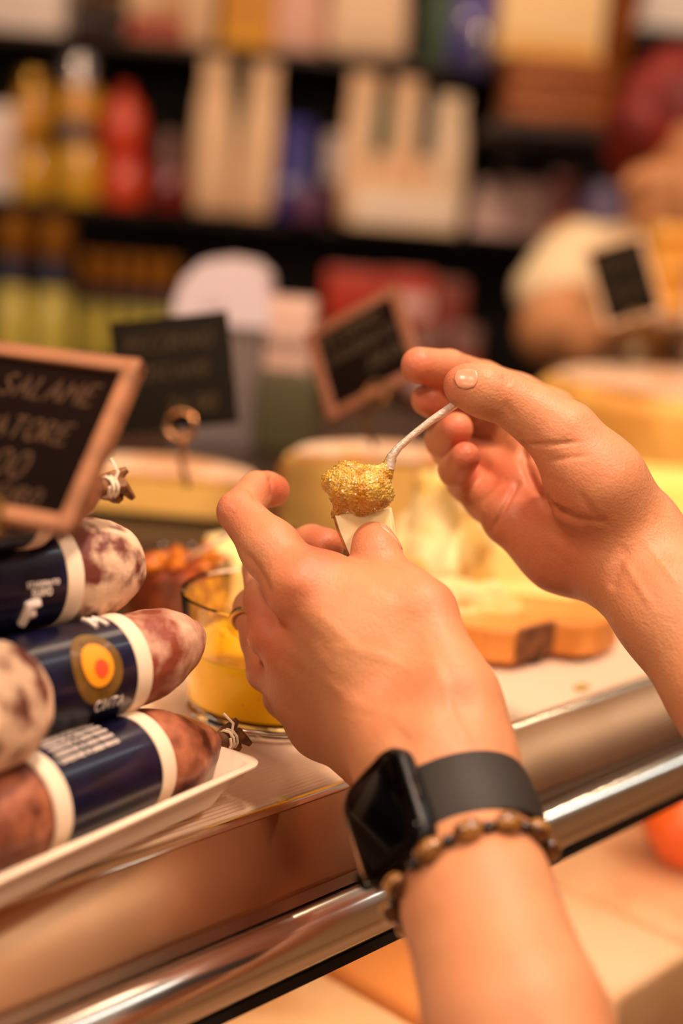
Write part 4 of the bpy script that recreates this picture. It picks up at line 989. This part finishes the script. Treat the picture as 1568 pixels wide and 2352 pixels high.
q = MB().tube([pb, (pb+pl)/2, pl, pl+(pl-pb)*.3], .022, 4).build('leaning_plank', cr, None, False); tag(q, 'amber wooden plank leaning beside the crate, upper right', 'plank')
carton(1520, 80, -70, 150, 2.7, P(1520, 82, 2.7).z, mat('white_box', '#f8ece2', .5), 'white box on the black shelf at the top right corner', .12)
q = tag(MB().box((0, .05, -.012), (.30, .42, .022), bev=.002).build('black_shelf', rubber), 'black wall shelf under the white box at the top right', 'shelf'); q.matrix_world = rot(at(1530, 82, 2.75, P(1520, 82, 2.7).z))
# lower shelf: bottles
z1 = ZS[0]; limon = mat('lemon_liqueur', '#cdbb52', .10, coat=1, sss=.2, sscale=.02); neckm = mat('dark_neck_glass', '#2a2838', .12, coat=1); capg = mat('bronze_cap', '#c07e2a', .35, .8)
def bottle(px, d, yb, ysh, yn, yt, wb, wn, label, group, body=limon, z=None):
    z = z1 if z is None else z
    k = d/FPX; c = at(px, yb, d, z); root = empty('liqueur_bottle', rot(c), label, 'bottle', group); r = wb*k/2; rn = wn*k/2
    hs, hn, ht = (yb-ysh)*k, (yb-yn)*k, (yb-yt)*k
    MB().lathe([(r*.5, 0), (r*.95, 0), (r, .006), (r, hs*.86), (r*.85, hs*.96), (rn*1.15, hs+.012), (rn, hs+.03)], 24).build('body', body, root)
    MB().lathe([(rn*1.12, hs+.018), (rn*1.05, hs+.03), (rn*1.05, hn)], 20).build('neck', neckm, root)
    MB().lathe([(rn*1.15, hn), (rn*1.2, hn+.003), (rn*1.2, ht-.003), (rn*1.0, ht), (rn*.1, ht)], 20).build('cap', capg, root)
bl = ['yellow liqueur bottle with bronze cap at the left edge', 'yellow liqueur bottle with bronze cap, second from the left edge']
for k, px in enumerate((24, 116)): bottle(px, 2.62, 845, 690, 598, 512, 88, 66, bl[k], 'large yellow bottles')
nm = ['first', 'second', 'third', 'fourth', 'fifth']
for k, px in enumerate((193, 240, 288, 334, 378)):
    bottle(px, 2.80, 850, 745, 684, 612, 44, 38, nm[k]+' of the five small bronze-capped bottles, counted from the large yellow bottles', 'small bronze-capped bottles')
redb = mat('red_carton', '#c03414', .45)
for k, (px, w) in enumerate(((815, 130), (940, 110), (1035, 70))):
    h1 = carton(px, 830, 690, w*.9, 2.72, z1, mat('dark_crate', '#2a140c', .6), ('dark carton under the left red box', 'dark carton under the middle red box', 'dark carton under the right red box')[k]+' on the low shelf', .1)
    carton(px, 690, (572, 568, 580)[k], w, 2.72, z1+h1, (redb, redb, mat('dull_red', '#8a3a28', .5))[k], ('bright red box', 'red box', 'small dull red box')[k]+(' on the low shelf above the tilted price sign', ' in the middle of the row on the low shelf', ' at the right end of the row of red boxes')[k], .1, group='red boxes', stripe=pinkw if k == 1 else None)
for k, px in enumerate((985, 1070)):
    jar_(px, 830, 655, 84, 2.55, z1, filled('tomato_sauce', '#b03420', .2), mat('pink_lid', '#c89a8e', .3, .5), ('tomato sauce jar with pinkish lid behind the raised fingertip', 'tomato sauce jar beside the clerk')[k], 'tomato sauce jars', paper=pinkw if k == 0 else None, lidh=.35)
jar_(710, 845, 690, 70, 2.6, z1, mat('ochre_jar', '#a87434', .4), mat('ochre_lid', '#b88444', .4), 'ochre jar behind the corner of the tilted price sign', None)

# ================================================================ scale on the counter
lilw = mat('pale_enamel', '#dccacd', .35, coat=.2); pan = mat('olive_grey_panel', '#4a4326', .5); ribm = mat('ribbed_aluminium', '#b8aaa4', .35, .7)
sp_ = P(560, 1040, 1.40); sp_.z = CT
sc = empty('counter_scale', rot(sp_), 'pale enamelled counter scale with rounded head and ribbed column, behind the chalk signs', 'scale')
def sx(px): return (px-560)*1.40/FPX
def sz(py): return (P(560, py, 1.40).z-CT)
mb = MB(); x0, x1 = sx(405), sx(590); nr_ = 14
for k in range(nr_): mb.box(((x0+(x1-x0)*(k+.5)/nr_), 0, sz(700)/2), ((x1-x0)/nr_*.72, .09, sz(700)), bev=.001)
mb.box(((x0+x1)/2, .005, sz(700)/2), (x1-x0, .084, sz(700)))
mb.build('ribbed_column', ribm, sc, False)
pr_ = [(sx(398), sz(735)), (sx(398), sz(690)), (sx(415), sz(640)), (sx(450), sz(602)), (sx(500), sz(592)), (sx(560), sz(598)), (sx(592), sz(625)), (sx(606), sz(700)), (sx(606), sz(735))]
vs = [(x, -.055, z) for x, z in pr_]+[(x, .055, z) for x, z in pr_]; n = len(pr_)
mesh('head', vs, [list(range(n)), [n+i for i in range(n)][::-1]]+[[i, n+i, n+(i+1) % n, (i+1) % n] for i in range(n)], lilw, sc, False)
MB().lathe([(.001, 0), (.0090, 0), (.0095, .0006), (.0085, .001), (.001, .001)], 24, M=Matrix.Translation((sx(488), -.055, sz(690))) @ Matrix.Rotation(math.pi/2, 4, 'X')).build('dial', mat('grey_dial', '#cdbabe', .5), sc)
MB().box((sx(648), -.005, (sz(830)+sz(672))/2), (sx(702)-sx(598), .09, sz(672)-sz(830)), bev=.004).build('printer', mat('cream_enamel', '#d4ae9c', .4), sc)
mb = MB()
for k in range(4): mb.box((sx(610+k*24), -.0515, sz(765)), (.007, .002, .011), bev=.0008)
mb.build('keypad_keys', mat('grey_key', '#8a7268', .5), sc)
MB().box((sx(655), 0, sz(830)/2), (sx(725)-sx(592), .12, sz(830)), bev=.004).build('side_box', pan, sc)

# ================================================================ rear ledge at the right with packs and tumblers
lp = P(1480, 845, 1.60)
ledge = empty('rear_ledge', (lp.x+.22, lp.y+.07, 0), 'dark raised ledge behind the tall cheese wheel carrying gold packs', 'ledge')
MB().box((0, 0, lp.z-.015), (.52, .14, .03), bev=.003).build('top', shm, ledge)
MB().box((0, .0, (lp.z-.03)/2), (.48, .10, lp.z-.03)).build('body', shm, ledge)
goldb = mat('gold_pack', '#e8a43c', .4, coat=.3)
for k in range(4):
    yb = 830-k*78; c = at(1530, yb, 1.68, lp.z+k*78*1.68/FPX)
    q = empty('gold_pack', rot(c, .04*(k % 2)), ('gold pack at the bottom of the stack', 'gold pack second from the bottom', 'gold pack third from the bottom', 'gold pack on top of the stack')[k]+' beside the small dark sign', 'pack', 'gold packs')
    hh = 77*1.68/FPX
    MB().box((0, 0, hh/2), (.052, .07, hh), bev=.004).build('box', goldb, q)
    MB().box((0, -.0355, hh*.5), (.044, .001, hh*.2)).build('front_label', mat('amber_band', '#c07818', .4), q)
crc = empty('cream_canister', rot(at(1602, 830, 1.65, lp.z)), 'cream cylindrical canister at the right edge behind the tumblers', 'canister')
MB().lathe([(.02, 0), (.024, .002), (.024, .118), (.020, .122), (.001, .123)], 24).build('body', mat('cream_canister', '#e8c8a8', .4), crc)
MB().lathe([(.0245, .100), (.0252, .101), (.0252, .124), (.022, .127), (.001, .127)], 24).build('lid', cream, crc)
for k, (px, py, dd) in enumerate(((1500, 838, 1.63), (1532, 838, 1.62), (1562, 838, 1.63))):
    q = empty('glass_tumbler', rot(at(px, py, dd, lp.z)), ('left', 'middle', 'right')[k]+' small sparkling glass of the three on the ledge', 'glass', 'small glasses on the ledge')
    MB().lathe([(.004, 0), (.010, 0), (.0125, .02), (.0135, .048), (.0125, .048), (.0112, .02), (.009, .004), (.001, .004)], 20).build('bowl', glassm, q)
    MB().lathe([(.0120, .0475), (.0140, .0480), (.0145, .052), (.010, .056), (.001, .057)], 20).build('cap', chrome, q)

# ================================================================ clerk behind the counter
clerk = empty('person', (P(1450, 700, 2.0).x, P(1450, 700, 2.0).y, 0), 'clerk with red hair and cream T-shirt, leaning over behind the signs, seen blurred', 'person')
D0 = 2.0
body = [[(1600, 330, D0, 150), (1600, 400, D0, 135)], [(1560, 470, D0-.02, 90), (1520, 600, D0, 85)], [(1500, 430, D0-.09, 60), (1500, 480, D0-.08, 62)],
        [(1480, 700, D0+.02, 145), (1480, 900, D0+.02, 150), (1480, 1200, D0+.02, 150)],
        [(1320, 590, D0-.03, 86), (1262, 760, D0-.10, 72)], [(1262, 765, D0-.10, 66), (1360, 790, D0-.20, 56), (1440, 752, D0-.26, 40)],
        [(1440, 752, D0-.26, 36), (1470, 738, D0-.28, 30)], [(1465, 735, D0-.28, 15), (1500, 712, D0-.30, 11)], [(1468, 742, D0-.28, 14), (1508, 728, D0-.31, 11)], [(1468, 750, D0-.28, 14), (1505, 744, D0-.31, 11)], [(1462, 756, D0-.28, 13), (1496, 760, D0-.31, 10)], [(1440, 745, D0-.28, 13), (1465, 712, D0-.31, 11)],
        [(1462, 405, D0-.12, 20), (1442, 425, D0-.14, 16)], [(1700, 640, D0+.02, 90), (1750, 850, D0, 75)]]
lo, hi = bounds([p for c in body for p in c], .02); bs = SDF(lo, hi, .005); bs.v[:] = .2
for c in body: chain(bs, c, .02)
for ex in (1470, 1540): bs.cone(P(ex, 362, D0-.10), P(ex, 362, D0-.10), .012, .012, .01, sub=True)
co, F = bs.mesh()
CSK = skin_mat('clerk_skin', (0.56, 0.25, 0.10), (0.52, 0.19, 0.08))
np_mesh('body', co, F, CSK, clerk, clerk.location, {'red': np.zeros(len(co))})
shirt = [[(1322, 610, D0-.03, 104), (1275, 668, D0-.06, 96)], [(1400, 600, D0+.02, 85), (1560, 580, D0+.02, 80)], [(1400, 660, D0+.02, 110), (1400, 900, D0+.02, 125), (1420, 1250, D0+.02, 130)], [(1485, 715, D0+.015, 168), (1490, 1200, D0+.015, 170)], [(1570, 660, D0+.02, 110), (1560, 1250, D0+.02, 130)]]
lo, hi = bounds([p for c in shirt for p in c], .02); bs = SDF(lo, hi, .005); bs.v[:] = .2
for c in shirt: chain(bs, c, .03)
co, F = bs.mesh(); nr = bs.grad(co); co = co+nr*(fbm(co*14, 3)*.003)[:, None]
np_mesh('tshirt', co, F, mat('cream_cotton', '#ecd3a8', .8, bump=.2, bscale=60), clerk, clerk.location)['label'] = 'cream cotton T-shirt'
hair = [[(1585, 275, D0+.01, 168), (1610, 330, D0+.05, 165)], [(1450, 300, D0+.02, 60), (1440, 390, D0+.04, 40)], [(1520, 235, D0-.03, 90), (1470, 285, D0-.04, 60)]]
lo, hi = bounds([p for c in hair for p in c], .02); bs = SDF(lo, hi, .005); bs.v[:] = .2
for c in hair: chain(bs, c, .03)
bs.cone(P(1560, 470, D0-.12), P(1620, 460, D0-.12), .085, .09, .02, sub=True)
co, F = bs.mesh(); nr = bs.grad(co); co = co+nr*(fbm(co*np.array([60, 60, 12]), 8)*.003)[:, None]
np_mesh('hair', co, F, mat('auburn_hair', '#8a1c0c', .55, col2='#5c0f06', nscale=30), clerk, clerk.location)['label'] = 'short auburn red hair'

# ================================================================ watch, bracelet, ring
wa = np.array([.228, -.79, .568]); ww_ = np.array([-.56, -.59, -.59])
AX = I(*wa).normalized()
s_ = lhs
def wrist_ring(c, axis, n=72, off=0.0, rmax=.045):
    """points where rays from c, square to axis, leave the wrist"""
    M = frame(c, x=LH_AX, z=axis); out = []
    for i in range(n):
        t = 2*math.pi*i/n; d = (M.to_3x3() @ Vector((math.cos(t), math.sin(t), 0)))
        a, b = 0.0, rmax
        for r in np.linspace(.004, rmax, 60):
            if s_.sample(np.array([list(c+d*r)]))[0] > 0: b = r; break
            a = r
        for _ in range(12):
            mm = (a+b)/2
            if s_.sample(np.array([list(c+d*mm)]))[0] > 0: b = mm
            else: a = mm
        out.append((t, b+off))
    return M, out
fa = (P(1050, 1900, .485)-P(1000, 1765, .505)); AXW = fa.normalized()
AXS = (AXW*.6+AX*.4).normalized()
cw = P(1054, 1908, .4855)
M, ring = wrist_ring(cw, AXS)
watch = empty('wristwatch', M, 'square black smartwatch with dark screen and black rubber strap on the left wrist', 'watch')
SW = .0120
def rs_(th):
    k = (th/(2*math.pi)*len(ring)) % len(ring); i = int(k); f = k-i
    return ring[i][1]*(1-f)+ring[(i+1) % len(ring)][1]*f
mb = MB(); sect = [(-SW, .0006), (-SW*.96, .0022), (-SW*.6, .0030), (0, .0032), (SW*.6, .0030), (SW*.96, .0022), (SW, .0006), (SW*.9, .0001), (-SW*.9, .0001)]
n = 90; m2 = len(sect)
rsm = [rs_(2*math.pi*i/n) for i in range(n)]
for _ in range(3): rsm = [max(rsm[i], (rsm[i-1]+rsm[i]+rsm[(i+1) % n])/3) for i in range(n)]
for i in range(n):
    t = 2*math.pi*i/n; r = rsm[i]
    for z, o in sect: mb.v.append(Vector(((r+o)*math.cos(t), (r+o)*math.sin(t), z)))
for i in range(n):
    j = (i+1) % n
    for k in range(m2): mb.f.append([i*m2+k, j*m2+k, j*m2+(k+1) % m2, i*m2+(k+1) % m2])
mb.build('strap', mat('black_rubber_strap', '#1e1914', .62, bump=.1, bscale=400), watch)
# the second, overlapping strap end
r0 = rs_(0)
CM = Matrix.Translation((r0-.0008, 0, 0)) @ Matrix.Rotation(math.pi/2, 4, 'Y')      # case: local z = outwards, x = -axis
def rr3(hx, hy, r, layers): return loft([(rrect(hx-i, hy-i, max(r-i, .001), 8), z) for i, z in layers])
c = rr3(.0205, .0178, .0085, [(.0035, 0), (.0012, .0008), (.0002, .0020), (0, .0040), (.0002, .0062), (.0010, .0076), (.0020, .0080)])
c.v = [CM @ v for v in c.v]; c.build('case', mat('black_case', '#0b090a', .35, .3), watch)
c = rr3(.0196, .0169, .0080, [(.0, .0076), (.0006, .0086), (.0022, .0093), (.005, .0096)]); c.v = [CM @ v for v in c.v]; c.build('screen', mat('black_screen_glass', '#030202', .10, spec=.12), watch)
c = MB().box((0, .0181, .0052), (.0165, .0014, .0026), bev=.0006); c.v = [CM @ v for v in c.v]; c.build('side_button', mat('dark_steel_button', '#2c241f', .3, 1.0), watch)
c = MB().box((0, -.0181, .0052), (.0100, .0014, .0022), bev=.0006); c.v = [CM @ v for v in c.v]; c.build('side_button', mat('dark_steel_button', '#2c241f', .3, 1.0), watch)
c = MB().lathe([(.001, 0), (.0034, 0), (.0036, .0005), (.0036, .0020), (.0030, .0024), (.001, .0024)], 24, M=Matrix.Translation((-.0115, .0176, .0052)) @ Matrix.Rotation(-math.pi/2, 4, 'X')); c.v = [CM @ v for v in c.v]; c.build('crown', mat('dark_steel_button', '#2c241f', .3, 1.0), watch)
# bracelet
cb2 = P(1088, 2020, .4655); AXB = (P(1183, 2352, .425)-P(1050, 1900, .485)).normalized()
AXB = (AXB+I(.12, 0, -.12)).normalized()
M, ring = wrist_ring(cb2, AXB)
br = empty('bead_bracelet', M, 'tiger-eye bead bracelet with small black spacers just below the smartwatch', 'bracelet')
tig = mat('tiger_eye', '#9a6a2c', .16, coat=.6, col2='#3e1e0a', nscale=150, stretch=(1, 1, 4)); blk = mat('black_bead', '#0e0b0a', .15, coat=.5)
peri = sum(2*math.pi/len(ring)*r for _, r in ring); th = 0.06; k = 0; rr = random.Random(4)
while th < 2*math.pi-.05:
    big = k % 2 == 0; L = .0100 if big else .0042; ra = .0036 if big else .0021
    r = rs_(th)+ra*.9; dth = L/r; t = th+dth/2
    rm = Matrix.Rotation(t+math.pi/2, 3, 'Z')
    if th+dth < 2*math.pi-.02:
        MB().ell((r*math.cos(t), r*math.sin(t), 0), (L*.52, ra, ra), 14, rot=rm).build('tiger_eye_bead' if big else 'black_bead', tig if big else blk, br)
    th += dth; k += 1
MB().tube([((rs_(2*math.pi*i/60)+.0024)*math.cos(2*math.pi*i/60), (rs_(2*math.pi*i/60)+.0024)*math.sin(2*math.pi*i/60), 0) for i in range(60)], .0006, 6, closed=True).build('elastic_cord', blk, br)
# ring
ax = (P(587, 1400, .598)-P(606, 1520, .579)).normalized()
c0 = P(591, 1432, .594)
M, rg = wrist_ring(c0, (ax+I(.35, .0, .1)).normalized(), 48, 0, .016)
M = M
gr_ = empty('finger_ring', M, 'thin engraved gold ring on the curled finger beside the orange jam jar', 'ring')
ring = rg
pts = [((min(rs_(2*math.pi*i/48), .0105)+.0006)*math.cos(2*math.pi*i/48), (min(rs_(2*math.pi*i/48), .0105)+.0006)*math.sin(2*math.pi*i/48), 0) for i in range(48)]
o = MB().tube(pts, [.0015+.00015*math.sin(i*2.6) for i in range(48)], 10, closed=True).build('band', mat('engraved_gold', '#d9a860', .18, 1.0, bump=1, bscale=900, bdist=.0004), gr_)
